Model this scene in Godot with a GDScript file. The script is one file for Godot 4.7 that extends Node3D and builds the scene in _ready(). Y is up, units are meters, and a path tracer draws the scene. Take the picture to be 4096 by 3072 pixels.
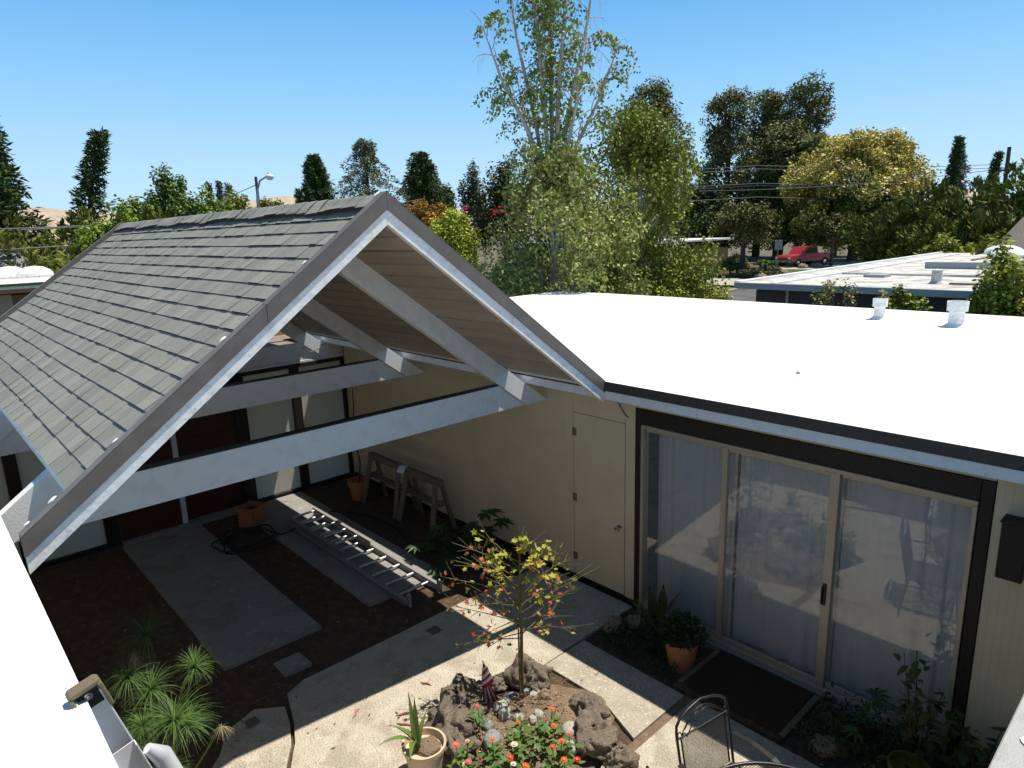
extends Node3D
# A mid-century courtyard house seen from its roof: gabled atrium cover, flat white wings, garden court, street trees.

var rng := RandomNumberGenerator.new()
var M := {}
var taken := {}
const RIDGE_X := 2.66
const SLOPE := 0.745
const SUN_DIR := Vector3(-0.315, -1.0, -0.185)


class G:
	var v := PackedVector3Array()
	var n := PackedVector3Array()
	var c := PackedColorArray()
	var t := PackedInt32Array()
	var col := Color.WHITE

	func tri(a: Vector3, b: Vector3, d: Vector3) -> void:
		var nn := (b - a).cross(d - a).normalized()
		var i := v.size()
		v.append(a); v.append(b); v.append(d)
		n.append(nn); n.append(nn); n.append(nn)
		c.append(col); c.append(col); c.append(col)
		t.append(i); t.append(i + 2); t.append(i + 1)

	func quad(a: Vector3, b: Vector3, d: Vector3, e: Vector3) -> void:
		var nn := (d - a).cross(e - b).normalized()
		var i := v.size()
		v.append(a); v.append(b); v.append(d); v.append(e)
		for k in 4:
			n.append(nn); c.append(col)
		t.append(i); t.append(i + 2); t.append(i + 1)
		t.append(i); t.append(i + 3); t.append(i + 2)

	func quad_out(a: Vector3, b: Vector3, d: Vector3, e: Vector3, mid: Vector3) -> void:
		if (d - a).cross(e - b).dot((a + b + d + e) * 0.25 - mid) < 0.0:
			quad(a, e, d, b)
		else:
			quad(a, b, d, e)

	func tri_out(a: Vector3, b: Vector3, d: Vector3, mid: Vector3) -> void:
		if (b - a).cross(d - a).dot((a + b + d) / 3.0 - mid) < 0.0:
			tri(a, d, b)
		else:
			tri(a, b, d)

	func box(s: Vector3, at := Vector3.ZERO, bev := 0.0, ba := Basis()) -> void:
		var h := s * 0.5
		var ins := h - Vector3.ONE * bev
		var pt := func(ax: int, sg: Vector3) -> Vector3:
			var p := Vector3(sg.x * ins.x, sg.y * ins.y, sg.z * ins.z)
			p[ax] = sg[ax] * h[ax]
			return at + ba * p
		for ax in 3:
			var u := (ax + 1) % 3
			var w := (ax + 2) % 3
			for sg in [-1.0, 1.0]:
				var q: Array[Vector3] = []
				for k in [[-1.0, -1.0], [1.0, -1.0], [1.0, 1.0], [-1.0, 1.0]]:
					var e := Vector3.ZERO
					e[ax] = sg; e[u] = k[0]; e[w] = k[1]
					q.append(pt.call(ax, e))
				quad_out(q[0], q[1], q[2], q[3], at)
			if bev > 0.0:
				for su in [-1.0, 1.0]:
					for sw in [-1.0, 1.0]:
						var e0 := Vector3.ZERO
						e0[ax] = -1.0; e0[u] = su; e0[w] = sw
						var e1 := e0
						e1[ax] = 1.0
						quad_out(pt.call(u, e0), pt.call(u, e1), pt.call(w, e1), pt.call(w, e0), at)
		if bev > 0.0:
			for sx in [-1.0, 1.0]:
				for sy in [-1.0, 1.0]:
					for sz in [-1.0, 1.0]:
						var e2 := Vector3(sx, sy, sz)
						tri_out(pt.call(0, e2), pt.call(1, e2), pt.call(2, e2), at)

	func span(lo: Vector3, hi: Vector3, bev := 0.0) -> void:
		box((hi - lo).abs(), (lo + hi) * 0.5, bev)

	func prism(poly: PackedVector2Array, z0: float, z1: float) -> void:
		# polygon in x, y drawn along z
		var tr := Geometry2D.triangulate_polygon(poly)
		var cen := Vector2.ZERO
		for p in poly:
			cen += p / poly.size()
		var mid := Vector3(cen.x, cen.y, (z0 + z1) * 0.5)
		for k in range(0, tr.size(), 3):
			for z in [z0, z1]:
				var a := poly[tr[k]]
				var b := poly[tr[k + 1]]
				var d := poly[tr[k + 2]]
				tri_out(Vector3(a.x, a.y, z), Vector3(b.x, b.y, z), Vector3(d.x, d.y, z), Vector3((a.x + b.x + d.x) / 3.0, (a.y + b.y + d.y) / 3.0, mid.z))
		var ccw := not Geometry2D.is_polygon_clockwise(poly)
		for k in poly.size():
			var a := poly[k]
			var b := poly[(k + 1) % poly.size()]
			var o := Vector2(b.y - a.y, a.x - b.x) * (-1.0 if ccw else 1.0)
			var m2 := Vector3((a.x + b.x) * 0.5 - o.x, (a.y + b.y) * 0.5 - o.y, mid.z)
			if Geometry2D.is_point_in_polygon((a + b) * 0.5 + o.normalized() * 0.0005, poly):
				m2 = Vector3((a.x + b.x) * 0.5 + o.x, (a.y + b.y) * 0.5 + o.y, mid.z)
			quad_out(Vector3(a.x, a.y, z0), Vector3(b.x, b.y, z0), Vector3(b.x, b.y, z1), Vector3(a.x, a.y, z1), m2)

	func tube(p: Array, r: Array, sides := 8, caps := true) -> void:
		var up := Vector3.UP
		var base := v.size()
		var last := p.size() - 1
		for i in p.size():
			var d: Vector3 = (p[mini(i + 1, last)] - p[maxi(i - 1, 0)])
			d = d.normalized()
			if i == 0 and absf(d.dot(up)) > 0.95:
				up = Vector3.RIGHT
			var x := up.cross(d).normalized()
			up = d.cross(x).normalized()
			var rr: float = r[mini(i, r.size() - 1)]
			for k in sides:
				var a := TAU * k / sides
				var o := x * cos(a) + up * sin(a)
				v.append(p[i] + o * rr)
				n.append(o); c.append(col)
		for i in last:
			for k in sides:
				var a := base + i * sides + k
				var b := base + i * sides + (k + 1) % sides
				t.append(a); t.append(b + sides); t.append(b)
				t.append(a); t.append(a + sides); t.append(b + sides)
		if caps:
			for e in [0, last]:
				var mid: Vector3 = p[e]
				var inner: Vector3 = p[1] if e == 0 else p[last - 1]
				for k in sides:
					tri_out(mid, v[base + e * sides + k], v[base + e * sides + (k + 1) % sides], inner)

	func lathe(prof: Array, sides := 24, at := Vector3.ZERO, ba := Basis()) -> void:
		# prof: Vector2(radius, height); normals to the right of the direction of travel upwards
		for i in prof.size() - 1:
			var a: Vector2 = prof[i]
			var b: Vector2 = prof[i + 1]
			var e := b - a
			var nn := Vector2(e.y, -e.x).normalized()
			var base := v.size()
			for k in sides + 1:
				var an := TAU * k / sides
				var d := Vector3(cos(an), 0, sin(an))
				v.append(at + ba * (d * a.x + Vector3.UP * a.y))
				v.append(at + ba * (d * b.x + Vector3.UP * b.y))
				var q := ba * (d * nn.x + Vector3.UP * nn.y)
				n.append(q); n.append(q)
				c.append(col); c.append(col)
			for k in sides:
				var j := base + k * 2
				t.append(j); t.append(j + 2); t.append(j + 1)
				t.append(j + 1); t.append(j + 2); t.append(j + 3)

	func grid(f: Callable, nu: int, nv: int, flip := false) -> void:
		# f(u, v) -> Vector3 for u, v in 0..1; smooth normals
		var base := v.size()
		var pts := PackedVector3Array()
		for j in nv + 1:
			for i in nu + 1:
				pts.append(f.call(float(i) / nu, float(j) / nv))
		for j in nv + 1:
			for i in nu + 1:
				var du := pts[j * (nu + 1) + mini(i + 1, nu)] - pts[j * (nu + 1) + maxi(i - 1, 0)]
				var dv := pts[mini(j + 1, nv) * (nu + 1) + i] - pts[maxi(j - 1, 0) * (nu + 1) + i]
				var nn := du.cross(dv)
				nn = nn.normalized() if nn.length() > 1e-12 else Vector3.UP
				v.append(pts[j * (nu + 1) + i])
				n.append(-nn if flip else nn)
				c.append(col)
		for j in nv:
			for i in nu:
				var a := base + j * (nu + 1) + i
				var b := a + nu + 1
				if flip:
					t.append(a); t.append(a + 1); t.append(b + 1)
					t.append(a); t.append(b + 1); t.append(b)
				else:
					t.append(a); t.append(b + 1); t.append(a + 1)
					t.append(a); t.append(b); t.append(b + 1)

	func leaf(p: Vector3, d: Vector3, w: Vector3, l: float, wd: float) -> void:
		var m := p + d * (l * 0.45)
		var s := w * (wd * 0.5)
		var e := p + d * l
		var nn := d.cross(w)
		var i := v.size()
		v.append(p); v.append(m - s); v.append(e); v.append(m + s)
		n.append(nn); n.append(nn); n.append(nn); n.append(nn)
		c.append(col); c.append(col); c.append(col); c.append(col)
		t.append(i); t.append(i + 2); t.append(i + 1)
		t.append(i); t.append(i + 3); t.append(i + 2)

	func surface(am: ArrayMesh, m: Material) -> void:
		var a := []
		a.resize(Mesh.ARRAY_MAX)
		a[Mesh.ARRAY_VERTEX] = v
		a[Mesh.ARRAY_NORMAL] = n
		a[Mesh.ARRAY_COLOR] = c
		a[Mesh.ARRAY_INDEX] = t
		am.add_surface_from_arrays(Mesh.PRIMITIVE_TRIANGLES, a)
		am.surface_set_material(am.get_surface_count() - 1, m)

	func mesh(m: Material) -> ArrayMesh:
		var am := ArrayMesh.new()
		surface(am, m)
		return am


func _ready() -> void:
	rng.seed = 20240713
	# camera
	var cam := Camera3D.new()
	cam.name = "camera"
	cam.fov = 59.56
	cam.near = 0.05
	cam.far = 9000.0
	cam.rotation_order = EULER_ORDER_YXZ
	cam.position = Vector3(0, 4.05, 0)
	cam.rotation_degrees = Vector3(-12.891, -42.4975, -1.841)
	add_child(cam)
	cam.current = true
	# sky and exposure
	var sky_mat := PanoramaSkyMaterial.new()
	sky_mat.panorama = ImageTexture.create_from_image(clear_sky())
	var sky := Sky.new()
	sky.sky_material = sky_mat
	var env := Environment.new()
	env.background_mode = Environment.BG_SKY
	env.sky = sky
	env.tonemap_mode = Environment.TONE_MAPPER_LINEAR
	env.tonemap_exposure = 1.16
	env.sdfgi_enabled = true
	env.ssao_enabled = true
	env.ssil_enabled = true
	var we := WorldEnvironment.new()
	we.name = "environment"
	we.environment = env
	add_child(we)
	# sun
	var sun := DirectionalLight3D.new()
	sun.name = "sun"
	sun.light_color = Color(1.0, 0.965, 0.9)
	sun.light_energy = 1.6
	sun.light_angular_distance = 0.53
	sun.shadow_enabled = true
	sun.basis = Basis.looking_at(SUN_DIR.normalized(), Vector3.BACK)
	add_child(sun)
	make_materials()
	# setting and large structure
	build_ground()
	build_street()
	build_gable()
	build_right_wing()
	build_other_wings()
	build_entry()
	build_neighbours()
	build_trees()
	# objects
	build_rocks()
	build_maple()
	build_flag()
	build_zinnias()
	build_pots()
	build_plants()
	build_props()
	build_chair("black mesh patio chair with scrolled back at the lower right", Vector3(3.4, 0.037, -1.72), -0.18)
	build_chair("second mesh chair of which only a back corner shows at the bottom", Vector3(2.9, 0.037, -1.62), 0.85)
	build_table()
	build_truck()
	build_poles()


func clear_sky() -> Image:
	# cloudless summer air: elevation in degrees, linear colour; below the horizon dry land
	var stops := [[-90.0, Color(0.1, 0.085, 0.06)], [-3.0, Color(0.16, 0.14, 0.11)], [-0.6, Color(0.45, 0.6, 0.75)], [0.0, Color(0.55, 0.75, 0.9)], [5.0, Color(0.43, 0.68, 0.9)], [10.0, Color(0.28, 0.57, 0.88)], [18.0, Color(0.12, 0.38, 0.77)], [32.0, Color(0.07, 0.2, 0.41)], [60.0, Color(0.045, 0.105, 0.205)], [90.0, Color(0.04, 0.09, 0.17)]]
	var im := Image.create(16, 1024, false, Image.FORMAT_RGBAF)
	for y in 1024:
		var el := 90.0 - (y + 0.5) / 1024.0 * 180.0
		var c: Color = stops[0][1]
		for k in stops.size() - 1:
			if el >= stops[k][0]:
				var f: float = (el - stops[k][0]) / (stops[k + 1][0] - stops[k][0])
				c = stops[k][1].lerp(stops[k + 1][1], clampf(f, 0, 1))
		for x in 16:
			im.set_pixel(x, y, c)
	return im


# ---------- scene helpers ----------
func numbered(called: String, parent: Node) -> String:
	var key := str(parent.get_instance_id()) + called
	var k: int = taken.get(key, 0)
	taken[key] = k + 1
	return called if k == 0 else "%s_%03d" % [called, k]


func tag(o: Node, label: String, category := "", group := "", kind := "") -> Node:
	if label: o.set_meta("label", label)
	if category: o.set_meta("category", category)
	if group: o.set_meta("group", group)
	if kind: o.set_meta("kind", kind)
	return o


func thing(called: String, label: String, category: String, at := Vector3.ZERO, turn := 0.0, group := "") -> Node3D:
	var o := Node3D.new()
	o.name = numbered(called, self)
	add_child(o, true)
	o.position = at
	o.rotation.y = turn
	tag(o, label, category, group)
	return o


func put(called: String, shape, m: Material, parent: Node = self, xf := Transform3D(), kind := "") -> MeshInstance3D:
	var o := MeshInstance3D.new()
	o.name = numbered(called, parent)
	if shape is G:
		o.mesh = shape.mesh(m)
	else:
		o.mesh = shape
		if m: o.material_override = m
	parent.add_child(o, true)
	o.transform = xf
	if kind: o.set_meta("kind", kind)
	return o


func node_part(called: String, parent: Node, at := Vector3.ZERO) -> Node3D:
	var o := Node3D.new()
	o.name = numbered(called, parent)
	parent.add_child(o, true)
	o.position = at
	return o


func bar(called: String, lo: Vector3, hi: Vector3, m: Material, parent: Node = self, bev := 0.004) -> MeshInstance3D:
	# a box whose node stands at its centre
	var g := G.new()
	g.box((hi - lo).abs(), Vector3.ZERO, bev)
	return put(called, g, m, parent, Transform3D(Basis(), (lo + hi) * 0.5))


func structure(called: String, g: G, m: Material, at := Vector3.ZERO) -> MeshInstance3D:
	return put(called, g, m, self, Transform3D(Basis(), at), "structure")


func rv() -> Vector3:
	var z := rng.randf_range(-1, 1)
	var a := rng.randf() * TAU
	var q := sqrt(1 - z * z)
	return Vector3(q * cos(a), z, q * sin(a))


func rr(a: float, b: float) -> float:
	return rng.randf_range(a, b)


# ---------- textures and materials ----------
func noise_img(size: int, sd: int, cycles: float, oct: int, kind := 0) -> Image:
	var f := FastNoiseLite.new()
	f.seed = sd
	f.noise_type = FastNoiseLite.TYPE_SIMPLEX_SMOOTH if kind == 0 else FastNoiseLite.TYPE_CELLULAR
	if kind == 1:
		f.cellular_return_type = FastNoiseLite.RETURN_DISTANCE
	if kind == 2:
		f.cellular_return_type = FastNoiseLite.RETURN_CELL_VALUE
	f.frequency = cycles / size
	f.fractal_octaves = oct
	if oct <= 1:
		f.fractal_type = FastNoiseLite.FRACTAL_NONE
	return f.get_seamless_image(size, size)


func tex(size: int, base: Color, layers: Array) -> ImageTexture:
	# layers: [seed, cycles, octaves, colour, low, high, strength, noise kind]
	var n := size * size
	var r := PackedFloat32Array(); r.resize(n); r.fill(base.r)
	var g := PackedFloat32Array(); g.resize(n); g.fill(base.g)
	var b := PackedFloat32Array(); b.resize(n); b.fill(base.b)
	for l in layers:
		var data := noise_img(size, l[0], l[1], l[2], l[7] if l.size() > 7 else 0).get_data()
		var lut := PackedFloat32Array(); lut.resize(256)
		for k in 256:
			lut[k] = smoothstep(l[4], l[5], k / 255.0) * l[6]
		var cr: float = l[3].r
		var cg: float = l[3].g
		var cb: float = l[3].b
		for i in n:
			var q := lut[data[i]]
			if q > 0.004:
				r[i] += (cr - r[i]) * q
				g[i] += (cg - g[i]) * q
				b[i] += (cb - b[i]) * q
	var gam := PackedByteArray(); gam.resize(1025)
	for k in 1025:
		gam[k] = int(clampf(Color(k / 1024.0, 0, 0).linear_to_srgb().r, 0, 1) * 255.0 + 0.5)
	var out := PackedByteArray(); out.resize(n * 3)
	for i in n:
		out[i * 3] = gam[int(r[i] * 1024.0)]
		out[i * 3 + 1] = gam[int(g[i] * 1024.0)]
		out[i * 3 + 2] = gam[int(b[i] * 1024.0)]
	return ImageTexture.create_from_image(Image.create_from_data(size, size, false, Image.FORMAT_RGB8, out))


func relief(size: int, sd: int, cycles: float, oct: int, strength: float, kind := 0) -> ImageTexture:
	var im := noise_img(size, sd, cycles, oct, kind)
	im.bump_map_to_normal_map(strength)
	return ImageTexture.create_from_image(im)


func mat(called: String, lin: Color, rough := 0.8, t: Texture2D = null, scale = 1.0, bump: Texture2D = null, bump_by := 1.0) -> StandardMaterial3D:
	var m := StandardMaterial3D.new()
	m.resource_name = called
	m.roughness = rough
	m.metallic_specular = 0.4
	m.albedo_color = Color.WHITE if t else lin.linear_to_srgb()
	if t or bump:
		m.uv1_triplanar = true
		m.uv1_world_triplanar = true
		m.uv1_scale = scale if scale is Vector3 else Vector3.ONE * scale
	if t: m.albedo_texture = t
	if bump:
		m.normal_enabled = true
		m.normal_texture = bump
		m.normal_scale = bump_by
	M[called] = m
	return m


func leafmat(called: String, glow := 0.35, rough := 0.55) -> StandardMaterial3D:
	var m := StandardMaterial3D.new()
	m.resource_name = called
	m.vertex_color_use_as_albedo = true
	m.roughness = rough
	m.metallic_specular = 0.35
	m.cull_mode = BaseMaterial3D.CULL_DISABLED
	m.backlight_enabled = glow > 0.0
	m.backlight = Color(glow, glow, glow * 0.6)
	M[called] = m
	return m


func make_materials() -> void:
	var C := func(r: float, g: float, b: float) -> Color: return Color(r, g, b)
	var fine := relief(256, 3, 60, 3, 3.0)
	var grit := relief(256, 5, 90, 2, 5.0)
	mat("white_paint", Color.WHITE, 0.6, tex(256, Color(0.74, 0.75, 0.76), [[11, 5, 4, Color(0.62, 0.62, 0.61), 0.45, 0.8, 0.5], [12, 40, 3, Color(0.55, 0.54, 0.51), 0.78, 0.88, 0.5]]), 0.9, fine, 0.08)
	mat("peeling_paint", Color.WHITE, 0.65, tex(256, Color(0.84, 0.84, 0.83), [[13, 6, 4, Color(0.6, 0.6, 0.58), 0.5, 0.8, 0.5], [14, 30, 4, Color(0.45, 0.42, 0.38), 0.76, 0.84, 0.5]]), Vector3(1.2, 1.2, 1.2), relief(256, 15, 14, 4, 2.0), 0.25)
	mat("roof_white", Color.WHITE, 0.75, tex(256, Color(0.84, 0.84, 0.82), [[21, 4, 4, Color(0.7, 0.7, 0.67), 0.6, 0.9, 0.6], [22, 30, 3, Color(0.6, 0.58, 0.54), 0.8, 0.92, 0.5]]), 0.35, relief(256, 23, 24, 4, 4.0), 0.6)
	mat("old_roof_white", Color.WHITE, 0.8, tex(256, Color(0.62, 0.61, 0.58), [[25, 5, 5, Color(0.34, 0.33, 0.3), 0.5, 0.8, 0.8], [26, 22, 3, Color(0.28, 0.26, 0.24), 0.7, 0.85, 0.6]]), 0.22, grit, 0.5)
	mat("wall_cream", Color.WHITE, 0.75, tex(256, Color(0.68, 0.585, 0.41), [[31, 4, 4, Color(0.63, 0.535, 0.37), 0.45, 0.85, 0.6], [32, 50, 2, Color(0.6, 0.51, 0.35), 0.78, 0.9, 0.3]]), 0.6, fine, 0.06)
	mat("trim_dark", Color(0.022, 0.018, 0.016), 0.55, null, 1.0, fine, 0.3)
	mat("flashing", Color.WHITE, 0.5, tex(256, Color(0.135, 0.12, 0.11), [[41, 5, 4, Color(0.16, 0.145, 0.132), 0.4, 0.8, 0.7], [42, 60, 2, Color(0.1, 0.09, 0.084), 0.78, 0.9, 0.3]]), 0.8, fine, 0.05)
	mat("flashing_dark", Color(0.06, 0.05, 0.044), 0.55, null, 1.0, fine, 0.08)
	mat("edge_metal", Color.WHITE, 0.6, tex(256, Color(0.4, 0.4, 0.38), [[43, 8, 4, Color(0.33, 0.33, 0.31), 0.5, 0.8, 0.7]]), 1.5, grit, 0.3)
	mat("soffit", Color.WHITE, 0.75, tex(256, Color(0.36, 0.315, 0.28), [[51, 5, 4, Color(0.29, 0.25, 0.22), 0.45, 0.8, 0.6], [52, 30, 4, Color(0.22, 0.185, 0.165), 0.7, 0.85, 0.5]]), Vector3(1.4, 1.4, 0.3), fine, 0.4)
	mat("soffit_b", Color.WHITE, 0.75, tex(256, Color(0.32, 0.28, 0.25), [[53, 5, 4, Color(0.26, 0.22, 0.195), 0.45, 0.8, 0.6]]), Vector3(1.4, 1.4, 0.3))
	mat("soffit_c", Color.WHITE, 0.75, tex(256, Color(0.39, 0.345, 0.305), [[54, 5, 4, Color(0.32, 0.28, 0.245), 0.45, 0.8, 0.6]]), Vector3(1.4, 1.4, 0.3))
	mat("soffit_base", Color(0.03, 0.026, 0.024), 0.9)
	var tones := [Color(0.245, 0.252, 0.228), Color(0.226, 0.234, 0.212), Color(0.268, 0.272, 0.245), Color(0.205, 0.213, 0.195), Color(0.24, 0.243, 0.215)]
	for k in 5:
		var b: Color = tones[k]
		mat("shingle_%d" % k, Color.WHITE, 0.9, tex(256, b, [[60 + k, 70, 2, b * 0.6, 0.55, 0.8, 0.8], [70 + k, 80, 2, b * 1.55, 0.62, 0.82, 0.7], [80 + k, 6, 3, b * 0.78, 0.5, 0.8, 0.5]]), 2.6, grit, 0.7)
	mat("asphalt_edge_shade", Color(0.016, 0.016, 0.017), 0.95)  # asphalt edge, near black so its colour also holds the shadow line
	mat("concrete", Color.WHITE, 0.85, tex(512, Color(0.5, 0.45, 0.37), [[91, 4, 5, Color(0.37, 0.325, 0.26), 0.45, 0.75, 0.8], [92, 9, 4, Color(0.6, 0.55, 0.47), 0.55, 0.8, 0.7], [93, 90, 2, Color(0.22, 0.19, 0.15), 0.72, 0.82, 0.7], [94, 100, 1, Color(0.62, 0.58, 0.51), 0.82, 0.92, 0.7]]), 0.55, grit, 0.5)
	mat("aggregate", Color.WHITE, 0.85, tex(512, Color(0.46, 0.415, 0.345), [[95, 5, 4, Color(0.36, 0.32, 0.26), 0.45, 0.75, 0.7], [96, 110, 1, Color(0.3, 0.265, 0.215), 0.0, 1.0, 0.6, 2], [97, 95, 1, Color(0.7, 0.66, 0.59), 0.9, 0.97, 0.7, 2], [98, 120, 2, Color(0.2, 0.17, 0.14), 0.72, 0.84, 0.5]]), 0.8, relief(512, 99, 110, 1, 3.0, 1), 0.4)
	mat("path_concrete", Color.WHITE, 0.85, tex(256, Color(0.29, 0.285, 0.27), [[101, 4, 5, Color(0.23, 0.225, 0.21), 0.45, 0.75, 0.8], [102, 7, 4, Color(0.4, 0.4, 0.38), 0.7, 0.9, 0.6], [103, 50, 2, Color(0.16, 0.155, 0.145), 0.75, 0.85, 0.5]]), 0.6, grit, 0.4)
	mat("soil", Color.WHITE, 0.95, tex(256, Color(0.1, 0.066, 0.045), [[111, 8, 5, Color(0.16, 0.11, 0.075), 0.5, 0.8, 0.8], [112, 40, 3, Color(0.05, 0.035, 0.026), 0.6, 0.8, 0.8], [113, 60, 2, Color(0.24, 0.19, 0.14), 0.8, 0.9, 0.7]]), 1.0, grit, 1.0)
	mat("dry_soil", Color.WHITE, 0.95, tex(256, Color(0.24, 0.175, 0.118), [[114, 7, 5, Color(0.3, 0.235, 0.165), 0.5, 0.8, 0.8], [115, 40, 3, Color(0.13, 0.09, 0.06), 0.62, 0.8, 0.8], [116, 60, 2, Color(0.38, 0.31, 0.23), 0.8, 0.9, 0.7]]), 1.3, grit, 1.2)
	mat("lava_rock", Color.WHITE, 0.95, tex(256, Color(0.21, 0.17, 0.132), [[121, 6, 4, Color(0.3, 0.25, 0.2), 0.45, 0.8, 0.8], [122, 40, 3, Color(0.06, 0.05, 0.042), 0.57, 0.7, 0.85], [129, 90, 2, Color(0.4, 0.34, 0.28), 0.7, 0.82, 0.6]]), 2.2, relief(256, 123, 44, 3, 7.0), 1.2)
	mat("river_stone", Color.WHITE, 0.6, tex(256, Color(0.24, 0.25, 0.25), [[124, 6, 4, Color(0.31, 0.315, 0.31), 0.45, 0.8, 0.8], [125, 50, 2, Color(0.17, 0.175, 0.175), 0.7, 0.85, 0.5]]), 4.0)
	mat("pale_stone", Color.WHITE, 0.7, tex(256, Color(0.42, 0.4, 0.36), [[126, 6, 4, Color(0.3, 0.28, 0.25), 0.45, 0.8, 0.8], [127, 40, 2, Color(0.2, 0.18, 0.16), 0.72, 0.85, 0.6]]), 4.0)
	mat("tan_stone", Color.WHITE, 0.85, tex(256, Color(0.3, 0.22, 0.15), [[128, 6, 4, Color(0.2, 0.145, 0.1), 0.45, 0.8, 0.8]]), 3.0, grit, 0.8)
	mat("terracotta", Color.WHITE, 0.8, tex(256, Color(0.42, 0.165, 0.075), [[131, 6, 4, Color(0.36, 0.16, 0.09), 0.45, 0.8, 0.8], [132, 30, 3, Color(0.46, 0.26, 0.17), 0.72, 0.9, 0.5]]), 3.0)
	mat("cream_clay", Color.WHITE, 0.55, tex(256, Color(0.6, 0.5, 0.37), [[133, 6, 4, Color(0.52, 0.42, 0.3), 0.5, 0.85, 0.7]]), 3.0)
	mat("old_wood", Color.WHITE, 0.85, tex(256, Color(0.21, 0.17, 0.135), [[141, 6, 4, Color(0.13, 0.1, 0.08), 0.45, 0.8, 0.8], [142, 30, 4, Color(0.28, 0.24, 0.2), 0.6, 0.8, 0.6]]), Vector3(3, 3, 3), fine, 0.8)
	mat("door_wood", Color.WHITE, 0.5, tex(256, Color(0.075, 0.023, 0.014), [[143, 10, 5, Color(0.045, 0.015, 0.01), 0.45, 0.8, 0.8]]), Vector3(5, 0.6, 5))
	mat("fence_wood", Color.WHITE, 0.85, tex(256, Color(0.12, 0.075, 0.055), [[144, 10, 4, Color(0.07, 0.045, 0.036), 0.45, 0.8, 0.8]]), Vector3(1.5, 0.3, 1.5))
	mat("window_metal", Color(0.44, 0.385, 0.31), 0.42, null, 1.0, fine, 0.2).metallic = 0.35
	mat("aluminium", Color(0.62, 0.63, 0.65), 0.42).metallic = 0.75
	mat("ladder_grey", Color(0.27, 0.265, 0.26), 0.55, null, 1.0, fine, 0.1)
	mat("pale_rail", Color(0.68, 0.69, 0.71), 0.45).metallic = 0.15
	mat("steel", Color(0.55, 0.55, 0.56), 0.25).metallic = 1.0
	mat("black_metal", Color(0.018, 0.018, 0.02), 0.4).metallic_specular = 0.5
	mat("rubber_brown", Color(0.17, 0.135, 0.085), 0.7, null, 6.0, fine, 0.4)
	mat("black", Color(0.012, 0.012, 0.013), 0.6)
	mat("hose", Color(0.018, 0.022, 0.02), 0.55)
	mat("paper", Color(0.75, 0.75, 0.75), 0.7)
	mat("mat_brown", Color.WHITE, 0.98, tex(256, Color(0.07, 0.038, 0.024), [[151, 50, 3, Color(0.035, 0.02, 0.014), 0.5, 0.8, 0.8]]), 4.0, grit, 1.4)
	mat("curtain", Color.WHITE, 0.9, tex(256, Color(0.38, 0.395, 0.4), [[152, 40, 3, Color(0.33, 0.345, 0.35), 0.5, 0.8, 0.6]]), 2.0)
	M.curtain.backlight_enabled = true
	M.curtain.backlight = Color(0.2, 0.2, 0.2)
	var glass := mat("glass", Color(0.92, 0.95, 0.95), 0.0)
	glass.transparency = BaseMaterial3D.TRANSPARENCY_ALPHA
	glass.albedo_color.a = 0.06
	glass.metallic_specular = 0.5
	var pg := mat("pebbled_glass", Color(0.72, 0.7, 0.64), 0.3, null, 4.0, relief(256, 161, 40, 1, 8.0, 1), 0.7)
	pg.backlight_enabled = true
	pg.backlight = Color(1.0, 0.98, 0.92)
	pg.metallic_specular = 0.5
	mat("gravel_roof", Color.WHITE, 0.95, tex(256, Color(0.42, 0.34, 0.26), [[171, 50, 1, Color(0.2, 0.16, 0.125), 0.0, 0.9, 0.8, 2], [172, 70, 2, Color(0.6, 0.52, 0.43), 0.7, 0.85, 0.7]]), 1.2, grit, 1.2)
	mat("asphalt", Color.WHITE, 0.9, tex(256, Color(0.11, 0.11, 0.115), [[181, 5, 4, Color(0.16, 0.16, 0.165), 0.45, 0.8, 0.8], [182, 40, 3, Color(0.07, 0.07, 0.07), 0.6, 0.8, 0.6]]), 0.15, grit, 0.4)
	mat("pavement", Color.WHITE, 0.9, tex(256, Color(0.42, 0.39, 0.34), [[183, 6, 4, Color(0.35, 0.32, 0.28), 0.45, 0.8, 0.8]]), 0.25)
	mat("lawn", Color.WHITE, 0.95, tex(256, Color(0.075, 0.13, 0.03), [[184, 20, 4, Color(0.05, 0.09, 0.02), 0.45, 0.8, 0.8], [185, 5, 3, Color(0.12, 0.14, 0.045), 0.55, 0.85, 0.7]]), 0.3, grit, 1.0)
	mat("dry_ground", Color.WHITE, 0.95, tex(256, Color(0.14, 0.115, 0.075), [[186, 5, 5, Color(0.09, 0.095, 0.045), 0.4, 0.75, 0.9], [187, 30, 4, Color(0.2, 0.16, 0.11), 0.6, 0.85, 0.7]]), 0.06)
	mat("mulch", Color(0.16, 0.07, 0.045), 0.95, null, 1.5, grit, 1.5)
	mat("dry_hill", Color.WHITE, 0.95, tex(256, Color(0.47, 0.375, 0.275), [[188, 6, 5, Color(0.39, 0.31, 0.225), 0.45, 0.75, 0.9], [189, 14, 4, Color(0.1, 0.105, 0.05), 0.74, 0.82, 0.8]]), 0.0016)
	mat("bark", Color.WHITE, 0.9, tex(256, Color(0.11, 0.085, 0.065), [[191, 8, 4, Color(0.06, 0.046, 0.037), 0.45, 0.75, 0.9]]), Vector3(3, 0.8, 3), fine, 1.0)
	mat("birch_bark", Color.WHITE, 0.75, tex(256, Color(0.52, 0.49, 0.43), [[192, 10, 4, Color(0.3, 0.27, 0.22), 0.5, 0.8, 0.8], [193, 30, 3, Color(0.1, 0.085, 0.07), 0.72, 0.8, 0.9]]), Vector3(2, 5, 2))
	mat("twig", Color(0.17, 0.15, 0.06), 0.8)
	mat("pole_wood", Color(0.1, 0.075, 0.06), 0.85)
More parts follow.
